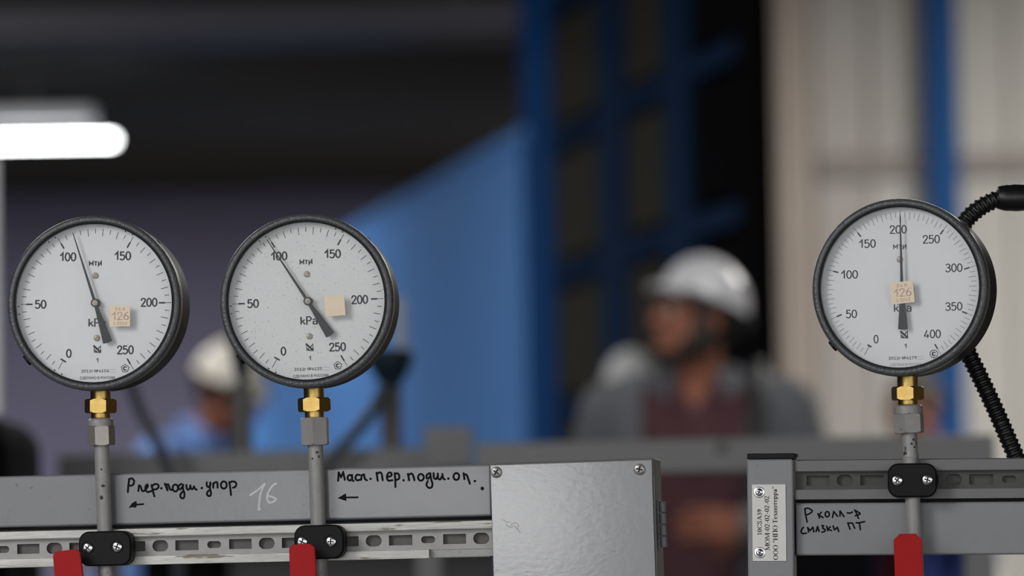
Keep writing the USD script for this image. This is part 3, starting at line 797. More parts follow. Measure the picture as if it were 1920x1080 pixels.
# ---- left beam with pen writing
xl = FL.loc(-700, 911)[0]
xr = FL.loc(917.5, 870)[0]
zb = FL.loc(917, 968)[1]
b = thing('frame_beam', 'grey painted square beam with two black pen inscriptions, left of the enamelled box', 'beam', FL, (0, 0.025, zb))
beam = rbox(xl, xr + 0.0015, 0.0, 0.05, zb, 0.0, 0.0022, 12)
hx, hz = FL.loc(620 + 1820 / 6.4, 870 + 294 / 6.4)
drill = m3.Manifold.cylinder(0.006, 22 / 6.4 * S, circular_segments=24).rotate([-90, 0, 0]).translate([hx, -0.001, hz])
part(b, 'beam_tube', tri(beam - drill), GREY, smooth=40)
part(b, 'drilled_hole', mv(lathe_y([(0, 0), (22 / 6.4 * S, 0), (22 / 6.4 * S, 0.0008), (0, 0.0008)], 24), hx, 0.0048, hz), RECESS)
part(b, 'support_post', rbox(0.05, 0.09, 0.075, 0.115, -(FL.o[2] - 0.0), -0.004, 0.002), GREY, label='grey square post behind the enamelled box')
part(b, 'bracket', rbox(xr - 0.05, 0.09, 0.049, 0.076, zb + 0.004, -0.004, 0.002), GREY)
w1 = handwriting(FL, 0.0, (220, 885), 8.0, [
    [(158, 300), (168, 180), (180, 105)], [(172, 112), (215, 96), (250, 130), (240, 185), (205, 205), (172, 198)],
    [(315, 285), (325, 200)], [(325, 215), (345, 208), (360, 250), (375, 285), (400, 285)],
    [(400, 285), (430, 255), (458, 215), (448, 188), (424, 215), (424, 270), (455, 300), (500, 290), (522, 278)],
    [(515, 195), (535, 290), (556, 365)], [(515, 218), (560, 182), (605, 188), (620, 220), (590, 255), (540, 265)],
    [(712, 175), (735, 230), (752, 275)], [(722, 192), (760, 185), (778, 220), (792, 262), (820, 268)], [(735, 200), (752, 255)],
    [(960, 178), (928, 200), (915, 240), (940, 260), (972, 230), (985, 195)], [(985, 190), (986, 260), (1005, 310), (1005, 370), (985, 395), (955, 385), (945, 345), (965, 310), (992, 288)],
    [(1035, 195), (1042, 250), (1065, 265), (1088, 240), (1095, 200)], [(1095, 205), (1105, 250), (1130, 255), (1150, 215)], [(1150, 215), (1165, 250), (1190, 265)],
    [(1342, 155), (1342, 200), (1365, 226), (1395, 200), (1395, 158)], [(1395, 160), (1390, 240), (1405, 320), (1395, 355), (1370, 360), (1345, 335), (1355, 295), (1388, 268)],
    [(1440, 235), (1440, 168)], [(1440, 178), (1475, 152), (1500, 165), (1505, 235)],
    [(1680, 150), (1695, 250), (1705, 345)], [(1680, 167), (1720, 142), (1770, 152), (1785, 190), (1765, 225), (1735, 235)]],
    3.8, rings=[(870, 240, 40, 52), (1597, 195, 44, 54)], dots=[(660, 245), (1268, 240)])
part(b, 'handwriting', w1, MARKER, smooth=False, label='black pen writing Р пер.подш.упор')
part(b, 'arrow_mark', handwriting(FL, 0.0, (220, 885), 8.0, [[(388, 482), (285, 490)]], 3.4, polys=[[(178, 533), (225, 470), (282, 438), (290, 482), (278, 530), (225, 525)]]), MARKER, smooth=False, label='black pen arrow pointing left')
part(b, 'handwriting', handwriting(FL, 0.0, (440, 890), 13.5, [[(395, 520), (560, 405), (760, 232)], [(760, 232), (700, 360), (650, 500), (622, 700), (610, 880), (640, 868)],
     [(1050, 226), (985, 258), (900, 360), (830, 500), (822, 620), (870, 700), (930, 705), (1010, 660), (1045, 612), (950, 565), (850, 540)]], 3.7), CHALK, smooth=False, label='white pen number 16')
w3 = handwriting(FL, 0.0, (620, 870), 6.4, [
    [(90, 202), (96, 100)], [(96, 100), (125, 160)], [(125, 160), (150, 95)], [(150, 95), (170, 190)], [(256, 130), (260, 190), (275, 204)],
    [(350, 132), (315, 130), (297, 165), (315, 195), (350, 190)], [(365, 190), (375, 135), (400, 125)], [(400, 125), (412, 180), (436, 195)],
    [(565, 200), (550, 105)], [(555, 122), (590, 100), (612, 122), (625, 195)],
    [(680, 157), (728, 140), (725, 107), (695, 107), (675, 150), (690, 198), (740, 195)], [(768, 110), (775, 190), (778, 275)], [(770, 130), (795, 110), (820, 130), (820, 175), (785, 192)],
    [(942, 195), (927, 120)], [(932, 136), (965, 115), (987, 132), (1005, 195)],
    [(1182, 112), (1155, 130), (1150, 165), (1170, 175), (1190, 150)], [(1195, 110), (1205, 180), (1222, 240), (1210, 280), (1175, 285), (1150, 250), (1165, 205)],
    [(1235, 110), (1240, 165), (1265, 180), (1285, 140)], [(1285, 115), (1290, 170), (1315, 185), (1335, 150)], [(1340, 120), (1350, 170), (1370, 186)],
    [(1595, 110), (1605, 182)], [(1600, 130), (1630, 130), (1655, 190), (1670, 236)]],
    3.8, rings=[(230, 165, 27, 33), (1083, 160, 34, 40), (1508, 150, 34, 41)], dots=[(478, 178), (875, 195), (1412, 175), (1730, 205)])
part(b, 'handwriting', w3, MARKER, smooth=False, label='black pen writing Масл.пер.подш.оп.')
part(b, 'arrow_mark', handwriting(FL, 0.0, (620, 870), 6.4, [[(325, 400), (180, 402)]], 3.2, polys=[[(92, 408), (180, 358), (186, 440)]]), MARKER, smooth=False, label='thin black pen arrow pointing left')


# ---- perforated mounting rails
def mounting_rail(F, label, x0, x1, zt, zw1, zw0, zl, first, low_end, mats, yb=0.0):
    """slotted top-hat rail: two front flanges and a recessed web with a repeat of large oval, bar, small oval, bar"""
    t = thing('mounting_rail', label, 'rail', F, (0, yb, zl))
    fl, wb, bk = mats
    yf, yw = yb - 0.006, yb + 0.0015
    zc = (zw1 + zw0) / 2
    holes, p = [], 203.3 * S
    k = -8
    while True:
        c = first + k * p
        if c > x1 + p:
            break
        holes += [LineString([(c - 0.0022, zc), (c + 0.0022, zc)]).buffer(0.0052), sbox(c + 51 * S - 0.0105, zc - 0.0043, c + 51 * S + 0.0105, zc + 0.0043).buffer(0.0004),
                  LineString([(c + 103 * S - 0.0033, zc), (c + 103 * S + 0.0033, zc)]).buffer(0.0032), sbox(c + 153 * S - 0.0102, zc - 0.0042, c + 153 * S + 0.0102, zc + 0.0042).buffer(0.0004)]
        k += 1
    web = sbox(x0, zw0 - 0.001, x1, zw1 + 0.001).difference(unary_union([h for h in holes if h.bounds[0] > x0 + 0.001 and h.bounds[0] < x1 + 0.01]))
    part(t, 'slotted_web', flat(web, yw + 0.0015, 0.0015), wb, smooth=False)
    up = cat(rbox(x0, x1, yf, yf + 0.0013, zw1, zt, 0.0005, 6), mbox(x0, x1, yf + 0.0006, yw + 0.001, zw1 - 0.0002, zw1 + 0.0011), mbox(x0, x1, yf + 0.001, yf + 0.004, zt - 0.0012, zt - 0.0002))
    part(t, 'top_flange', up, fl, smooth=30)
    lo = cat(rbox(x0, low_end, yf, yf + 0.0013, zl, zw0, 0.0005, 6), mbox(x0, x1, yf + 0.0006, yw + 0.001, zw0 - 0.0011, zw0 + 0.0002)) if low_end >= x1 else \
        cat(rbox(x0, low_end, yf, yf + 0.0013, zl, zw0, 0.0005, 6), mbox(x0, low_end, yf + 0.0006, yw + 0.001, zw0 - 0.0011, zw0 + 0.0002))
    if low_end < x1:
        part(t, 'web_edge', cat(rbox(low_end - 0.002, x1, yw, yw + 0.0014, zl + 0.0009, zw0, 0.0003, 6), rbox(low_end + 0.003, x1 - 0.003, yw - 0.003, yw + 0.001, zl + 0.0003, zl + 0.0011, 0.0003, 6)), wb, smooth=30)
    part(t, 'bottom_flange', lo, fl, smooth=30)
    part(t, 'backing_strip', rbox(x0 + 0.002, x1 - 0.001, yw + 0.006, yw + 0.010, zl + 0.001, zt + 0.001, 0.0008, 6), bk)
    return t


zt = FL.loc(917, 975.5, -.006)[1]; zw1 = FL.loc(917, 990.5, -.006)[1]; zw0 = FL.loc(917, 1027.5, -.006)[1]; zl = FL.loc(917, 1044.5, -.006)[1]
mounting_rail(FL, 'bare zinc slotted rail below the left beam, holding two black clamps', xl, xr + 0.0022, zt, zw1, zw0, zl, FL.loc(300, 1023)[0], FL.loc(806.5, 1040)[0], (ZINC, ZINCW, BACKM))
s = thing('shade_strip', 'added dark strip standing in for shade in the narrow gap between left beam and zinc rail', 'strip', FL, (0, 0.02, zt))
part(s, 'strip_body', mbox(xl, xr, 0.012, 0.046, zt + 0.0012, zb - 0.0004), GAPSHADE)  # added strip: shade under the beam edge is put into its color

rx0, rx1 = FR.loc(1490.5, 863)[0], FR.loc(2600, 856)[0]
rt = FR.loc(1491, 863.5, -.006)[1]; r1 = FR.loc(1491, 884, -.006)[1]; r0 = FR.loc(1491, 918.5, -.006)[1]; rl = FR.loc(1491, 937, -.006)[1]
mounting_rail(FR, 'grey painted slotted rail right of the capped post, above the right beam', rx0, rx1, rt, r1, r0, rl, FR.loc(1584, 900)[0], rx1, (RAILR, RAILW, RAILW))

# ---- right beam and post
s = thing('shade_strip', 'added dark strip standing in for shade in the narrow gap between grey right rail and right beam', 'strip', FR, (0.1, 0.02, FR.loc(1491, 943)[1]))
part(s, 'strip_body', mbox(rx0, rx1, 0.012, 0.046, FR.loc(1491, 943)[1] + 0.0004, rl + 0.003), GAPSHADE)  # added here too, its dark color playing the shade below the rail
bt, bb = FR.loc(1491, 943)[1], FR.loc(1491, 1042)[1]
b = thing('frame_beam', 'grey painted square beam under the right rail with two lines of pen writing', 'beam', FR, (0.1, 0.025, bb))
part(b, 'beam_tube', rbox(rx0, rx1, 0.0, 0.05, bb, bt, 0.0022, 12), GREY2, smooth=40)
w4 = handwriting(FR, 0.0, (1490, 940), 12.0, [
    [(230, 170), (245, 300), (280, 465)], [(225, 172), (280, 152), (340, 170), (395, 220), (340, 275), (258, 310)],
    [(525, 280), (560, 375)], [(600, 245), (545, 310)], [(545, 310), (640, 365)], [(850, 362), (878, 230)], [(878, 230), (965, 335)], [(1020, 330), (1020, 215)], [(1020, 215), (1110, 345)],
    [(1185, 258), (1250, 264), (1300, 240)], [(1350, 195), (1390, 270), (1435, 385)], [(1355, 205), (1420, 235), (1472, 275), (1440, 300), (1362, 326)],
    [(200, 585), (160, 630), (147, 680), (175, 725), (265, 715)],
    [(315, 690), (292, 590)], [(292, 590), (350, 655)], [(350, 655), (410, 580)], [(410, 580), (430, 688)], [(480, 680), (515, 565)], [(515, 565), (550, 675)], [(495, 640), (540, 635)],
    [(610, 545), (650, 552), (628, 602), (688, 640), (665, 680), (615, 695)], [(720, 560), (745, 660)], [(800, 575), (745, 620)], [(745, 620), (825, 657)],
    [(865, 555), (895, 642)], [(895, 642), (960, 585)], [(960, 585), (990, 680)],
    [(1195, 485), (1245, 628)], [(1195, 490), (1300, 490)], [(1300, 490), (1350, 605)], [(1385, 485), (1460, 482), (1575, 455)], [(1455, 490), (1480, 638)]],
    3.0, rings=[(733, 290, 47, 59)])
part(b, 'handwriting', w4, MARKER, smooth=False, label='black pen writing Р колл-р смазки ПТ')

px0, px1 = FR.loc(1400.5, 900, -0.012)[0], FR.loc(1488, 900, -0.012)[0]
pt = FR.loc(1444, 860.5, -0.012)[1]
post = thing('frame_post', 'grey square post with black end cap and screwed nameplate', 'post', FR, ((px0 + px1) / 2, 0.01, -FR.o[2]))
part(post, 'post_tube', rbox(px0, px1, -0.012, 0.038, -FR.o[2], pt, 0.0025, 14), GREY2, smooth=40)
part(post, 'end_cap', cat(rbox(px0 + 0.0003, px1 + 0.0012, -0.0125, 0.0385, pt, pt + 10.5 * S, 0.0008, 8), mbox(px1 - 0.001, px1 + 0.0035, -0.01, 0.01, pt + 0.002, pt + 9.5 * S)), CAPM, label='black plastic end cap')
a0, c0 = FR.loc(1411, 1052.6, -0.012); a1, c1 = FR.loc(1473.4, 907.6, -0.012)
npl = part(post, 'nameplate', rbox(a0, a1, -0.0130, -0.0119, c0, c1, 0.0004, 6), PLATE, label='aluminium nameplate lettered 10CSA39')
for (sx, sy) in ((1423.4, 923), (1424.8, 1036.3)):
    x, z = FR.loc(sx, sy, -0.013)
    head, rec = screw_head(0.0036, 0.0022, rot=30)
    part(post, 'screw', mv(cat(head, lathe_y([(0, 0), (0.0051, 0), (0.0051, 0.0004), (0.0044, 0.0008), (0, 0.0008)], 32)), x, -0.013, z), CHROME, smooth=30)
    part(post, 'screw_recess', mv(rec, x, -0.013, z), RECESS, smooth=False)

# serif lettering of the nameplate: strokes with their own thickness
T_, t_ = 0.15, 0.065


def serif(*xs, z):
    return [([(x - 0.11, z), (x + 0.11, z)], 0.045) for x in xs]


def ring_(cx, cy, rx, ry):
    o = Polygon(ellipse(cx, cy, rx, ry)); i = Polygon(ellipse(cx, cy, rx - T_ * 0.92, ry - t_ * 0.8))
    return o.difference(i)


SER = {
    '0': (0.5, [], [ring_(0.25, 0.5, 0.23, 0.5)]),
    '1': (0.5, [([(0.27, 0.0), (0.27, 0.98)], 0.12), ([(0.08, 0.84), (0.27, 0.97)], t_)] + serif(0.27, z=0.02), []),
    '2': (0.5, [(smooth_path([(0.05, 0.76), (0.14, 0.93), (0.28, 0.94), (0.37, 0.76), (0.30, 0.5), (0.06, 0.06)]), 0.10), ([(0.04, 0.05), (0.44, 0.05)], 0.11)], []),
    '3': (0.5, [(smooth_path([(0.07, 0.80), (0.18, 0.94), (0.34, 0.86), (0.34, 0.66), (0.18, 0.53)]), 0.10), (smooth_path([(0.18, 0.53), (0.38, 0.42), (0.38, 0.18), (0.22, 0.04), (0.06, 0.08)]), 0.11)], []),
    '9': (0.5, [(smooth_path([(0.09, 0.03), (0.30, 0.20), (0.41, 0.55), (0.38, 0.80)]), 0.11)], [ring_(0.23, 0.68, 0.20, 0.31)]),
    'C': (0.67, [], [ring_(0.36, 0.5, 0.33, 0.51).difference(sbox(0.50, 0.30, 0.9, 0.72)), sbox(0.60, 0.66, 0.65, 0.96)]),
    'S': (0.56, [(smooth_path([(0.43, 0.76), (0.36, 0.93), (0.22, 0.95), (0.11, 0.80), (0.18, 0.60), (0.36, 0.44), (0.44, 0.24), (0.32, 0.05), (0.16, 0.05), (0.07, 0.24)]), 0.11), ([(0.44, 0.72), (0.44, 0.97)], 0.05), ([(0.06, 0.03), (0.06, 0.28)], 0.05)], []),
    'A': (0.72, [([(0.08, 0.0), (0.36, 0.98)], t_), ([(0.34, 0.98), (0.62, 0.0)], T_), ([(0.18, 0.33), (0.50, 0.33)], t_)] + serif(0.09, 0.61, z=0.02), []),
    'М': (0.89, [([(0.12, 0.0), (0.12, 0.97)], t_), ([(0.14, 0.97), (0.43, 0.10)], 0.12), ([(0.43, 0.05), (0.72, 0.95)], t_), ([(0.76, 0.0), (0.76, 0.97)], T_)] + serif(0.11, 0.77, z=0.02) + serif(0.09, 0.79, z=0.97), []),
    'О': (0.72, [], [ring_(0.36, 0.5, 0.34, 0.51)]),
    'Н': (0.72, [([(0.14, 0.0), (0.14, 0.98)], T_), ([(0.58, 0.0), (0.58, 0.98)], T_), ([(0.14, 0.5), (0.58, 0.5)], t_)] + serif(0.14, 0.58, z=0.02) + serif(0.14, 0.58, z=0.97), []),
    'П': (0.72, [([(0.14, 0.0), (0.14, 0.98)], T_), ([(0.58, 0.0), (0.58, 0.98)], T_), ([(0.03, 0.96), (0.69, 0.96)], t_)] + serif(0.14, 0.58, z=0.02), []),
    'Т': (0.61, [([(0.30, 0.0), (0.30, 0.98)], T_), ([(0.03, 0.95), (0.57, 0.95)], t_), ([(0.04, 0.74), (0.04, 0.97)], 0.05), ([(0.56, 0.74), (0.56, 0.97)], 0.05)] + serif(0.30, z=0.02), []),
    '-': (0.33, [([(0.04, 0.34), (0.29, 0.34)], 0.09)], []),
    '"': (0.41, [([(0.13, 0.66), (0.13, 1.0)], 0.08), ([(0.29, 0.66), (0.29, 1.0)], 0.08)], []),
    ' ': (0.25, [], []),
    'е': (0.45, [([(0.06, 0.40), (0.38, 0.40)], t_)], [ring_(0.22, 0.33, 0.20, 0.34).difference(sbox(0.26, 0.14, 0.6, 0.37))]),
    'х': (0.50, [([(0.06, 0.65), (0.42, 0.02)], 0.13), ([(0.40, 0.65), (0.07, 0.02)], t_)] + serif(0.08, 0.42, z=0.02) + serif(0.08, 0.40, z=0.64), []),
    'н': (0.53, [([(0.10, 0.0), (0.10, 0.66)], 0.13), ([(0.42, 0.0), (0.42, 0.66)], 0.13), ([(0.1, 0.35), (0.42, 0.35)], t_)] + serif(0.10, 0.42, z=0.02) + serif(0.10, 0.42, z=0.65), []),
    'о': (0.50, [], [ring_(0.25, 0.33, 0.22, 0.35)]),
    'т': (0.46, [([(0.22, 0.0), (0.22, 0.66)], 0.13), ([(0.03, 0.64), (0.42, 0.64)], t_), ([(0.04, 0.5), (0.04, 0.66)], 0.05), ([(0.41, 0.5), (0.41, 0.66)], 0.05)] + serif(0.22, z=0.02), []),
    'р': (0.50, [([(0.11, -0.26), (0.11, 0.66)], 0.13)] + serif(0.11, z=-0.25), [ring_(0.26, 0.33, 0.21, 0.35)]),
    'а': (0.45, [([(0.33, 0.02), (0.33, 0.50)], 0.12), (smooth_path([(0.33, 0.48), (0.24, 0.64), (0.10, 0.60), (0.07, 0.48)]), 0.08), ([(0.33, 0.05), (0.43, 0.05)], 0.07)], [ring_(0.19, 0.19, 0.15, 0.20)]),
}


def serif_text(text, h, length, p0):
    """reads upwards from the pixel p0 on the post's face"""
    x, gs = 0.0, []
    for ch in text:
        adv, st, pl = SER[ch]
        gs += [affinity.translate(LineString(s).buffer(w / 2, cap_style='flat'), x, 0) for s, w in st] + [affinity.translate(g, x, 0) for g in pl]
        x += adv
    g = affinity.scale(unary_union(gs), length / x, h, origin=(0, 0))
    g = affinity.rotate(g, 90 + 0.4, origin=(0, 0))
    a, c = FR.loc(*p0, -0.013)
    return flat(affinity.translate(g, a, c), -0.0130, 0.00012)


def npx(x, y):
    return (1400 + x / 6.75, 900 + y / 6.75)


part(npl, 'lettering', serif_text('10CSA39', 57 / 6.75 * S, 336 / 6.75 * S, npx(193, 704)), PLINK, smooth=False)
part(npl, 'lettering', serif_text('МОМ-02-02-02-02', 60 / 6.75 * S, 690 / 6.75 * S, npx(294, 890)), PLINK, smooth=False)
part(npl, 'lettering', serif_text('ООО "НПО Технотерра"', 62 / 6.75 * S, 932 / 6.75 * S, npx(398, 1012)), PLINK, smooth=False)

# ---- enamelled box between the two frames
bw = BX.loc(1222, 862)[0]
bh = -0.30
bx = thing('junction_box', 'grey enamelled metal box with screwed cover and side hinge', 'box', BX, (bw / 2, 0.04, bh))
part(bx, 'cover', rbox(0.0004, bw, 0.0, 0.0016, bh, 0.0, 0.0006, 8), BOXM, smooth=30)
part(bx, 'box_body', rbox(0.0045, bw + 0.0022, 0.0022, 0.082, bh + 0.002, 0.0015, 0.001, 8), BOXD, smooth=30)
part(bx, 'corner_flap', rbox(bw - 0.0016, bw + 0.0006, 0.0004, 0.004, -0.0135, 0.0008, 0.0003, 6), BOXD)
for (sx, sy) in ((930.5, 885.5), (1199, 880)):
    x, z = BX.loc(sx, sy, -0.001)
    put_screw(bx, x, 0.0, z, 10.6 * S, 0.0028, SCREWD, rot=35 if sx < 1000 else 15)
part(bx, 'scratch', handwriting(BX, 0.0, (640, 720), 3.0, [[(903, 764), (920, 768), (928, 778), (948, 776)], [(948, 800), (965, 785), (985, 782), (998, 800), (985, 815)], [(925, 790), (950, 806), (975, 800), (1000, 828), (1008, 838)]], 0.7), SCRATCH, smooth=False, label='fine grey scratches')
h0, h1 = BX.loc(1232, 940, 0.035), BX.loc(1240, 1027, 0.035)
hg = part(bx, 'hinge', rbox(bw + 0.0020, bw + 0.0037, 0.020, 0.040, h1[1] - 0.001, h0[1] + 0.001, 0.0005, 6), HINGE)
hl = (h0[1] - h1[1]) / 4
for k in range(4):
    zz = h1[1] + k * hl
    part(hg, 'hinge_knuckle', mv(lathe_z([(0, 0.0004), (0.0031, 0.0004), (0.0034, 0.0008), (0.0034, hl - 0.0008), (0.0031, hl - 0.0004), (0, hl - 0.0004)], 24), bw + 0.0068, 0.022, zz), HINGE)

# ================================================================== gauges
def gauge(label, cx, cy, slope, yaw, Ys, hubpx, spec):
    G = px_frame((cx, cy), (cx + 100, cy - 100 * slope), Ys - 0.024, yaw)
    G.k = spec['k']
    t = thing('pressure_gauge', label, 'pressure gauge', G, (0, 0, 0))
    R = 0.0729
    part(t, 'case', lathe_y([(0, -0.0012), (0.0778, -0.0012), (0.0785, -0.003), (0.0785, -0.049), (0.077, -0.051), (0, -0.051)], 120), CASE, smooth=30)
    ring = [(R, -0.001), (R, 0.0075), (R + 0.0008, 0.0096), (R + 0.0025, 0.0106), (0.0775, 0.0103), (0.0792, 0.0090), (0.0799, 0.0070), (0.0799, -0.0035), (0.0792, -0.0045), (0.0787, -0.0045), (0.0787, -0.001), (R, -0.001)]
    part(t, 'bezel', lathe_y(ring, 144), BEZEL, smooth=40)
    dp = part(t, 'dial', lathe_y([(0, 0), (0.0729, 0), (0.0729, -0.0010), (0, -0.0010)], 96), spec['dial'], smooth=False)
    # scale
    thin, thick, dots = [], [], []
    n, lo = spec['n'], spec['minor']
    ang = lambda i: math.radians(240 - 300 * i / n)
    seg = lambda a, r0, r1, w: LineString([(r0 * K * math.cos(a), r0 * K * math.sin(a)), (r1 * K * math.cos(a), r1 * K * math.sin(a))]).buffer(w * K / 2, cap_style='flat')
    for i in range(n + 1):
        a = ang(i)
        if i % 10 == 0:
            if i == 0:
                thin.append(seg(a, 122, 141, 1.1))
                c = (122 * K * math.cos(a), 122 * K * math.sin(a)); d = (-math.sin(a), math.cos(a)); L = (6.0 if n == 50 else 4.2) * K
                thick.append(LineString([(c[0] - d[0] * L, c[1] - d[1] * L), (c[0] + d[0] * L, c[1] + d[1] * L)]).buffer(1.5 * K, cap_style='flat'))
            else:
                thin.append(seg(a, 128, 143, 1.1 if n == 50 else 0.8)); thick.append(seg(a, 119.5 if n == 50 else 121.5, 131.5, 3.0 if n == 50 else 2.6))
        else:
            long_ = i % 2 == 0
            thin.append(seg(a, (126 if long_ else 131.5) if n == 50 else (126 if i % 2 == 0 else 130), 140, lo))
    if n == 50:
        for k in range(6):
            for da in ((1.5, 7.2) if 0 < k < 5 else ((4.5, 10.5) if k == 5 else (-2, 4))):
                a = math.radians(240 - 60 * k + da)
                dots.append(Point(146 * K * math.cos(a), 146 * K * math.sin(a)).buffer(1.5 * K, 6))
    part(dp, 'scale_marks', cat(flat(unary_union(thin), 0, 0.00008)), INK if n == 50 else INKG, smooth=False)
    part(dp, 'major_marks', flat(unary_union(thick + dots), 0, 0.00009), INK, smooth=False)
    ox, oy = spec['off']
    for (tx, x, y) in spec['nums']:
        h = spec['h']
        part(dp, 'numeral', flat(letters(tx, h * K, (x + ox) * K, -(y + oy) * K, width=spec['nw'][len(tx)] * K, w=spec['w']), 0, 0.00009), INK, smooth=False)
    P = lambda x, y: ((x + ox) * K, -(y + oy) * K)
    x, z = P(*spec['mti']); part(dp, 'lettering', flat(letters('МТИ', 8.2 * K, x, z, width=24.5 * K, w=0.2 if n == 50 else 0.15), 0, 0.00009), INK, smooth=False)
    x, z = P(*spec['kpa']); part(dp, 'lettering', flat(letters('kPa', 15.5 * K, x, z, width=33 * K, w=0.14 if n == 50 else 0.11), 0, 0.00009), INK, smooth=False)
    x, z = P(*spec['one']); part(dp, 'lettering', flat(letters('1', 8.0 * K, x, z, width=4.5 * K, w=0.13), 0, 0.00009), INK, smooth=False)
    x, z = P(*spec['ser']); part(dp, 'lettering', print_text(spec['serial'], 5.2 * K, x, z, 0, width=52 * K, bold=True), INK, smooth=False)
    part(dp, 'ruled_line', flat(unary_union([sbox(x + 22 * K, z + 2.2 * K, x + 40 * K, z + 2.6 * K), sbox(x + 26 * K, z - 2.9 * K, x + 40 * K, z - 2.5 * K)]), 0, 0.00008), INKG, smooth=False)
    x, z = P(*spec['made']); part(dp, 'lettering', print_text('СДЕЛАНО В РОССИИ', 4.6 * K, x, z, 0, width=66 * K if n == 50 else 58 * K, bold=n == 50), INK if n == 50 else INKG, smooth=False)
    # maker's square mark: a dark square with an angular M left white
    x, z = P(*spec['logo']); e = 6.8 * K
    wr = lambda pts: Polygon([(x + u * e, z + v * e) for u, v in pts])
    mk = unary_union([LineString([(x + u * e, z + v * e) for u, v in ln]).buffer(wd * e, cap_style='square', join_style='mitre') for ln, wd in (
        ([(-0.88, -0.85), (-0.88, 0.85), (0.0, -0.05), (0.88, 0.85), (0.88, -0.85)], 0.10), ([(-0.88, 0.80), (0.78, -0.78)], 0.28), ([(-0.85, -0.85), (0.1, -0.85)], 0.10), ([(-0.6, -0.4), (-0.1, -0.85)], 0.20), ([(0.1, 0.0), (0.5, 0.35)], 0.12), ([(0.45, -0.85), (0.88, -0.4)], 0.2))])
    part(dp, 'maker_mark', flat(mk, 0, 0.00009), INK, smooth=False)
    # certification mark: C with a bar in a pentagon or circle
    x, z = P(*spec['cert']); r = 7.0 * K
    outl = Polygon([(x + r * math.cos(math.radians(90 + 72 * k)), z + r * math.sin(math.radians(90 + 72 * k))) for k in range(5)]).buffer(0.6 * K) if n == 50 else Point(x, z).buffer(r)
    cm = unary_union([outl.exterior.buffer(0.65 * K), Point(x, z).buffer(4.2 * K).difference(Point(x + 0.6 * K, z).buffer(2.0 * K)).difference(sbox(x + 1.0 * K, z - 1.6 * K, x + 9 * K, z + 1.6 * K))])
    part(dp, 'certification_mark', flat(cm, 0, 0.00009), INK, smooth=False)
    for (sx, sy, rot) in spec['screws']:
        x, z = P(sx, sy)
        head, rec = screw_head(5.9 * K, 0.0014, slot=True, rot=rot)
        part(dp, 'dial_screw', mv(head, x, 0, z), DSCREW, smooth=30)
        part(dp, 'screw_slot', mv(rec, x, 0, z), RECESS, smooth=False)
    # pointer, in front of the dial
    hx, hz = G.loc(*hubpx, -0.008)
    tx, tz = G.loc(*spec['tip'], -0.007); ex, ez = G.loc(*spec['tail'], -0.007)
    u = np.array([tx - ex, tz - ez]); L = np.linalg.norm(u); u /= L; v = np.array([-u[1], u[0]])
    h2 = np.array([hx, hz]); la = np.dot([tx - hx, tz - hz], u); lb = np.dot([hx - ex, hz - ez], u)
    q = lambda a, c: tuple(h2 + u * a + v * c * K)
    pts = [q(la, 0.7), q(la, -0.7), q(0.02 + 0.0, -2.2), q(0.0, -2.9), q(-lb * 0.22, -4.2), q(-lb, -9.0), q(-lb * 1.02, 0), q(-lb, 9.0), q(-lb * 0.22, 4.2), q(0.0, 2.9), q(0.02, 2.2)]
    nd = part(t, 'pointer', cat(flat(Polygon(pts), -0.0064, 0.0006), mv(lathe_y([(0, 0), (8.0 * K, 0), (8.0 * K, 0.0075), (7.4 * K, 0.0080), (0, 0.0080)], 36), hx, 0, hz)), NEEDLE, smooth=30)
    part(nd, 'hub_cap', mv(lathe_y([(0, 0), (5.2 * K, 0), (5.2 * K, 0.0004), (1.2 * K, 0.0006), (0.8 * K, 0.0001), (0, 0.0001)], 30), hx, -0.0080, hz), HUB, smooth=30)
    part(t, 'glass', lathe_y([(0, 0), (R - 0.0001, 0), (R - 0.0001, 0.0006), (0, 0.0006)], 96), GLASS, smooth=False) if False else \
        part(t, 'glass', mv(lathe_y([(0, 0.0), (R - 0.0001, 0.0), (R - 0.0001, 0.0006), (0, 0.0006)], 96), 0, -0.0085, 0), GLASS, smooth=False)
    part(t, 'seal_ring', lathe_y([(R - 0.0009, 0.0086), (R - 0.0009, 0.0100), (R + 0.0004, 0.0102), (R + 0.0004, 0.0086), (R - 0.0009, 0.0086)], 120), BLACKP, smooth=40)
    # paper sticker on the glass
    sx, sy, sw, sh, sr, txt = spec['stick']
    a, c = G.loc(sx, sy, -0.0093)
    rr = math.radians(sr)
    sq = affinity.translate(affinity.rotate(sbox(-sw / 2 * K, -sh / 2 * K, sw / 2 * K, sh / 2 * K), sr, origin=(0, 0)), a, c)
    sp = part(t, 'sticker', flat(sq, -0.00915, 0.00018), STICK, smooth=False, label='beige paper sticker' + (' stamped 126' if txt else ' without print'))
    if txt:
        o = lambda u_, v_: (a + (u_ * math.cos(rr) - v_ * math.sin(rr)) * K, c + (u_ * math.sin(rr) + v_ * math.cos(rr)) * K)
        x, z = o(1, 0); part(sp, 'lettering', flat(letters('126', 15 * K, x, z, width=33 * K, w=0.11, rot=sr), -0.00933, 0.00006), STICKINK, smooth=False)
        for s_, u_, v_, w_ in (('34 Б', 1, 13.2, 20), ('1 2012', 1, -13.5, 26)):
            x, z = o(u_, v_); part(sp, 'lettering', print_text(s_, 5 * K, x, z, -0.00933, width=w_ * K, rot=sr, bold=True), STICKINK, smooth=False)
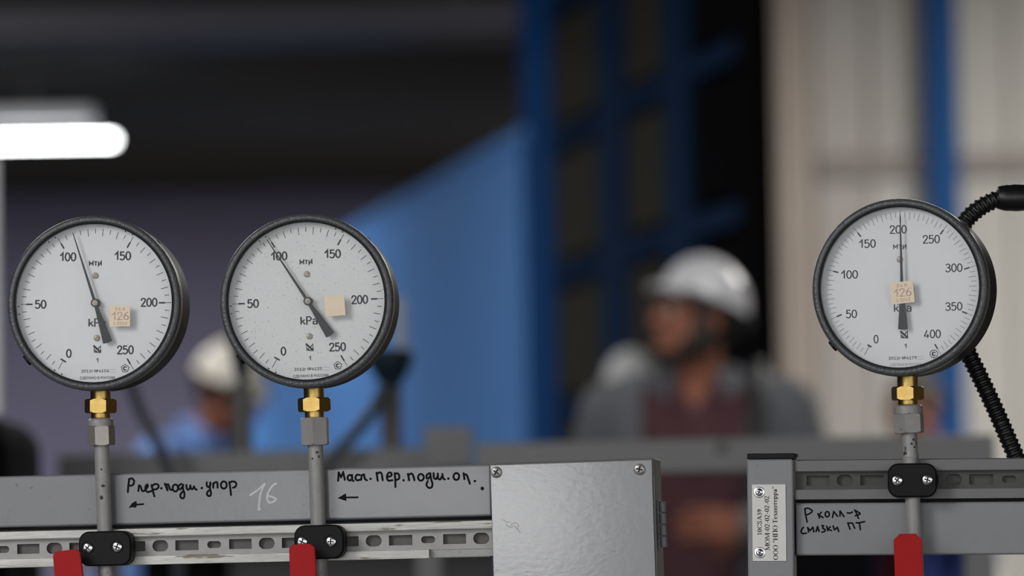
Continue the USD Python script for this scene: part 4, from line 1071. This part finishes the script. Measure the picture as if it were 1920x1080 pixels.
    # small fixing screws on the side of the case
    for (adeg, tt, rad, m_) in ((218, -0.007, 0.0055, CASE), (45, -0.010, 0.0020, RUST)):
        a_ = math.radians(adeg)
        cyl = trimesh.creation.cylinder(radius=rad, height=0.009, sections=20)
        cyl.apply_transform(trimesh.geometry.align_vectors([0, 0, 1], [math.cos(a_), 0, math.sin(a_)]))
        part(t, 'case_screw', mv(cyl, (0.0785 if rad > 0.003 else 0.0758) * math.cos(a_), -tt, (0.0785 if rad > 0.003 else 0.0758) * math.sin(a_)), m_, smooth=30)
    # brass connection below the case
    n0, n1, n2 = [-k_ * K for k_ in spec['nut']]
    soc = cat(lathe_z([(0, -0.0795), (0, n0 + 0.001), (0.0092, n0 + 0.001), (0.0095, -0.082), (0.0095, -0.0765), (0, -0.0765)][::-1] if False else [(0, n0), (0.0093, n0), (0.0093, -0.074), (0, -0.074)], 36),
              lathe_z([(0, n2), (0.0086, n2), (0.0088, n2 + 0.001), (0.0088, n1), (0, n1)], 36))
    sk = part(t, 'brass_socket', mv(soc, 0, 0.024, 0), BRASS, smooth=30)
    part(sk, 'hex_nut', mv(hexnut(spec['nr'] * K, n0 - n1, 0 + spec.get('nrot', 0)), 0, 0.024, n1), BRASS, smooth=25)
    return t, G, n2


def stem_y(F, px, py, y):
    x, z = F.loc(px, py, y)
    return F.w(x, y, z)[1]


NUM250 = [('0', -49, 93.7), ('50', -102.4, 1.3), ('100', -50.6, -86.9), ('150', 53.2, -87.5), ('200', 102.8, 0), ('250', 58, 88.2)]
NW = {1: 11, 2: 22.5, 3: 32}
sp1 = dict(k=1.015, dial=DIAL, n=50, minor=1.15, h=16, w=0.155, nw=NW, off=(-1.6, -1.1), nums=NUM250, mti=(1.3, -73.6), kpa=(4.5, 36.6), one=(4.5, 107), ser=(0.6, 127), serial='2012г №4154', made=(4.9, 139.7),
           logo=(4.9, 86.2), cert=(57.4, 122.9), screws=[(1.3, -51.2, 85), (4.2, 65.8, -50)], tip=(136.5, 437.5), tail=(201.5, 641.5), stick=(224.3, 592.5, 39, 39, 0.5, 1), nut=(176.8, 203.2, 212.6), nr=30.5)
Y1 = stem_y(FL, 192, 745, -0.0140)
g1, G1, e1 = gauge('leftmost pressure gauge, kPa dial, pointer just past 100, sticker stamped 126', 179.2, 569.2, 0.012, 5.5, Y1, (177.9, 567.8), sp1)
sp2 = dict(sp1, k=1.005, dial=DIALD, off=(0, 0), nums=[('0', -48.5, 92), ('50', -103.5, 0.5), ('100', -51.9, -87), ('150', 49.5, -87.5), ('200', 98.3, 0.2), ('250', 54.0, 87.5)], mti=(-1.3, -73.6), kpa=(1.5, 36.0), one=(1.0, 107), ser=(-3.0, 127), serial='2012г №4135',
           made=(1.5, 139.7), logo=(1.5, 86.2), cert=(53.5, 122.5), screws=[(-0.2, -51.2, 30), (1.5, 65.8, -70)], tip=(500.5, 448.5), tail=(619.6, 627.6), stick=(627.6, 573.5, 38, 38, 2.5, 0), nut=(179.5, 205.5, 217), nr=31.5, nrot=-4)
Y2 = stem_y(FL, 588, 750, -0.0140)
g2, G2, e2 = gauge('middle pressure gauge with dusty dial and blank sticker, pointer at 100', 577.0, 565.0, 0.036, 5.3, Y2, (576.8, 564.5), sp2)
sp3 = dict(sp1, k=1.019, n=80, minor=0.8, h=15.4, w=0.12, nw={1: 9.5, 2: 21, 3: 32}, off=(0.1, -0.7), nums=[('0', -48.6, 94.2), ('50', -93.9, 46.6), ('100', -96.6, -26.4), ('150', -62.3, -82.6), ('200', -4.1, -107.2), ('250', 57.2, -87.4), ('300', 98.3, -33.6), ('350', 97, 37.3), ('400', 56.2, 87)],
           mti=(-1.7, -75), kpa=(2, 37.3), one=(5.8, 108), ser=(0.3, 130), serial='2012г №4179', made=(5.5, 142), logo=(4.1, 87), cert=(58.6, 123.7), screws=[(-2, -51.7, 10), (1.5, 65.8, -50)], tip=(1686, 401.5), tail=(1691.3, 617),
           stick=(1691.3, 548.5, 43.5, 40, 5.0, 1), nut=(180.6, 205.6, 214), nr=30.5)
Y3 = stem_y(FR, 1704, 735, -0.0145)
g3, G3, e3 = gauge('rightmost pressure gauge, dial to 400 kPa, sticker 126 over the pointer hub', 1689.9, 539.7, 0.026, 15.5, Y3, (1690.6, 541), sp3)


# ---- sensing pipes with steel couplings
def gauge_pipe(label, G, z0, F, ypipe, low, nutlen, collar, rc, rot, m_nut, m_pipe, bead=None, zbot=-0.21):
    top = G.w(0, 0.024, z0)
    x, z = F.loc(*low, ypipe)
    bot = F.w(x, ypipe, z)
    u = top - bot; u /= np.linalg.norm(u)
    PF = Frame(top, F.uy, ux=np.cross(F.uy, u))
    t = thing('gauge_pipe', label, 'pipe', PF, (0, 0, zbot))
    r = 0.00705
    prof = [(0, zbot), (r, zbot), (r, -nutlen * K)]
    if bead:
        zb_ = -bead * K
        prof = [(0, zbot), (r, zbot), (r, zb_ - 0.003), (r * 1.1, zb_ - 0.001), (r * 1.1, zb_ + 0.0012), (r, zb_ + 0.003), (r, -nutlen * K)]
    part(t, 'pipe_tube', lathe_z(prof + [(0, -nutlen * K)], 32), m_pipe, smooth=40)
    nm = hexnut(rc * K, (nutlen - collar) * K, rot, chamfer=0.10)
    nn = part(t, 'coupling_nut', mv(nm, 0, 0, -nutlen * K), m_nut, smooth=25)
    if collar:
        part(nn, 'nut_collar', lathe_z([(0, -collar * K), (rc * 0.94 * K, -collar * K), (rc * 0.94 * K, -0.0015), (rc * 0.80 * K, -0.0002), (0, -0.0002)], 36), STEELP, smooth=30)
    return PF


PF1 = gauge_pipe('grey sensing pipe with bright steel nut under the leftmost gauge', G1, e1, FL, -0.0140, (196.2, 990), 52, 15, 26, 14, STEEL, PIPE1)
PF2 = gauge_pipe('grey sensing pipe with painted nut under the middle gauge', G2, e2, FL, -0.0140, (596.2, 975), 52, 0, 28, 30, STEELP, PIPE1)
PF3 = gauge_pipe('grey sensing pipe with stained neck under the rightmost gauge', G3, e3, FR, -0.0145, (1713.5, 985), 53.5, 17, 29.5, 18, STEELP, PIPE1, bead=97, zbot=-0.26)


for PF_, marks in ((PF1, ((193.0, 911, 2.0, 1.3), (190.2, 933, 1.6, 2.0), (190.0, 880, 0.9, 0.9))), (PF3, ((1712, 824, 1.5, 1.2), (1717, 830, 1.3, 1.6), (1709, 832, 1.0, 1.2), (1714, 838, 1.6, 1.0), (1718, 822, 0.9, 1.0))), (PF2, ((594, 848, 1.6, 1.1), (586, 860, 1.1, 0.9), (597, 856, 1.0, 1.4)))):
    own = [k_ for k_ in p_base if 'gauge_pipe' in k_][[PF1, PF2, PF3].index(PF_)]
    for (mx_, my_, mw, mh) in marks:
        x, z = PF_.loc(mx_, my_, -0.0068)
        chip = trimesh.creation.icosphere(2, 1.0)
        chip.apply_scale([mw * 2 * S, 0.0006, mh * 2 * S])
        part(own, 'paint_chip', mv(chip, x, -math.sqrt(max(0.00705 ** 2 - x * x, 1e-8)) + 0.0001, z), CHIPM)


# ---- black pipe clamps
def pipe_clamp(label, F, box4, screws, PF, yfront, yback, rots):
    x0, z1 = F.loc(box4[0], box4[1], yfront); x1, z0 = F.loc(box4[2], box4[3], yfront)
    t = thing('pipe_clamp', label, 'clamp', F, ((x0 + x1) / 2, yback, z0))
    rc = 0.0098
    sph = lambda r: m3.Manifold.cylinder(yback - yfront - 0.0016, r, circular_segments=28).rotate([-90, 0, 0])
    corners = [(x, z) for x in (x0 + rc, x1 - rc) for z in (z0 + rc, z1 - rc)]
    body = m3.Manifold.batch_hull([sph(rc).translate([x, yfront + 0.0016, z]) for x, z in corners] + [m3.Manifold.cylinder(0.002, rc - 0.0014, circular_segments=28).rotate([-90, 0, 0]).translate([x, yfront, z]) for x, z in corners])
    # bore for the pipe
    a = PF.w(0, 0, -0.40) - F.o; c = PF.w(0, 0, -0.05) - F.o
    la, lc = [np.array([np.dot(v_, F.ux), np.dot(v_, F.uy), np.dot(v_, F.uz)]) for v_ in (a, c)]
    body = body - man(tube([la, la * 0.5 + lc * 0.5, lc], 0.0073, 24))
    for (sx, sy) in screws:
        x, z = F.loc(sx, sy, yfront)
        body = body - m3.Manifold.cylinder(0.0016, 0.0062, circular_segments=28).rotate([-90, 0, 0]).translate([x, yfront - 0.0006, z])
    part(t, 'clamp_body', tri(body), BLACKP, smooth=35)
    for (sx, sy), ro in zip(screws, rots):
        x, z = F.loc(sx, sy, yfront)
        put_screw(t, x, yfront + 0.0009, z, 0.0049, 0.0026, CHROME, rot=ro)
    return t


pipe_clamp('black plastic clamp on the leftmost pipe, zinc rail', FL, (147, 997, 246, 1060), ((164.5, 1027.5), (219.5, 1025.5)), PF1, -0.0275, -0.0062, (40, 20))
pipe_clamp('black plastic clamp on the middle pipe, one screw half hidden by red handle', FL, (551, 985.5, 645, 1047), ((566.5, 1016), (620.5, 1015.5)), PF2, -0.0275, -0.0062, (25, 0))
pipe_clamp('black plastic clamp on the right pipe, grey painted rail', FR, (1664, 869, 1757, 932), ((1682.3, 900.8), (1738.8, 899.8)), PF3, -0.0280, -0.0062, (35, 15))


# ---- red valve levers, their valves just below the picture
def valve(label, F, poly, y, PF, zc):
    c = PF.w(0, 0, zc) - F.o
    cx_, cy_, cz = np.dot(c, F.ux), np.dot(c, F.uy), np.dot(c, F.uz)
    t = thing('ball_valve', label, 'valve', F, (cx_, cy_, cz))
    pts = [F.loc(px, py, y) for px, py in poly]
    mid = ((pts[0][0] + pts[-1][0]) / 2, (pts[0][1] + pts[-1][1]) / 2)
    sh = Polygon(pts)
    sh = sh.buffer(-0.0012).buffer(0.0012)
    neck = LineString([mid, (cx_, cz)]).buffer(0.0085)
    g = unary_union([sh, neck])
    lev = cat(flat(g, y + 0.0017, 0.0034), flat(g.buffer(-0.0006), y + 0.0022, 0.0044))
    lv = part(t, 'lever_handle', lev, RED, smooth=30, label='red lever handle')
    part(t, 'valve_body', mv(cat(hexnut(0.015, 0.05, 15), mv(lathe_z([(0, 0), (0.018, 0.004), (0.018, 0.026), (0, 0.03)], 32), 0, 0, 0.01)), cx_, cy_, cz - 0.025), STEELP, smooth=30)
    part(t, 'valve_stem', mv(lathe_y([(0, 0), (0.006, 0), (0.006, cy_ - y - 0.002), (0, cy_ - y - 0.002)], 24), cx_, cy_, cz), STEEL, smooth=30)


valve('red lever handle at far left, in front of the zinc rail', FL, [(106, 1110), (100, 1042), (104, 1034.5), (143, 1029.5), (150.5, 1036), (152.5, 1050), (160, 1110)], -0.045, PF1, -0.2355)
valve('red lever handle under the middle pressure gauge', FL, [(546, 1110), (542.5, 1030), (547.5, 1021.5), (582, 1019.5), (590.5, 1027), (592, 1050), (594.5, 1110)], -0.045, PF2, -0.2355)
valve('red lever handle under the rightmost gauge, at the right beam', FR, [(1679, 1110), (1675.5, 1012), (1687, 1001), (1717, 1000.5), (1728.5, 1011), (1732, 1110)], -0.045, PF3, -0.2855)

# ---- corrugated hose behind the right gauge
HF = [(2600, 372, .066), (2010, 368, .066), (1960, 369, .066), (1915, 370, .066), (1880, 371, .066), (1852, 381, .067), (1829, 396, .068), (1808, 418, .069), (1783, 465, .070), (1772, 530, .071), (1783, 590, .071), (1812, 655, .070), (1840, 712, .069), (1868, 772, .068), (1897, 838, .067), (1925, 900, .066), (1958, 975, .064), (1990, 1060, .06)]
hp = smooth_path([at(a, b_, y_) for a, b_, y_ in HF], 40)
d = np.concatenate([[0], np.cumsum(np.linalg.norm(np.diff(hp, axis=0), axis=1))])
sarr = np.arange(0, d[-1], 0.00062)
hp = np.stack([np.interp(sarr, d, hp[:, k]) for k in range(3)], 1)
ph = (sarr / 0.0052) % 1.0
fat = 0.0010 * np.clip(1 - sarr / (0.35 * sarr[-1]), 0, 1)
rr = 0.0079 + fat + 0.0006 * np.clip(np.sin(2 * np.pi * ph) * 2.6 + 0.5, -1, 1)
hs = thing('corrugated_hose', 'black corrugated hose curving behind the rightmost gauge', 'hose', None, tuple(hp[0]))
part(hs, 'hose_tube', tube(hp, rr, 22), HOSE, smooth=60)
cpl = [at(2095, 367, .066), at(1935, 370.5, .066), at(1900, 371, .066), at(1871, 371, .066)]
cdir = np.array(cpl[3]) - np.array(cpl[0]); cl = np.linalg.norm(cdir)
cc = np.array(cpl[0])[None] + np.linspace(0, 1, 30)[:, None] * cdir
cr = np.full(30, 0.0126); cr[-2:] = 0.0118; cr[-1] = 0.0105; cr[12:14] = 0.0133; cr[20:22] = 0.0118; cr[24:26] = 0.0130
part(hs, 'hose_coupling', tube(cc, cr, 28), HOSE, smooth=40)
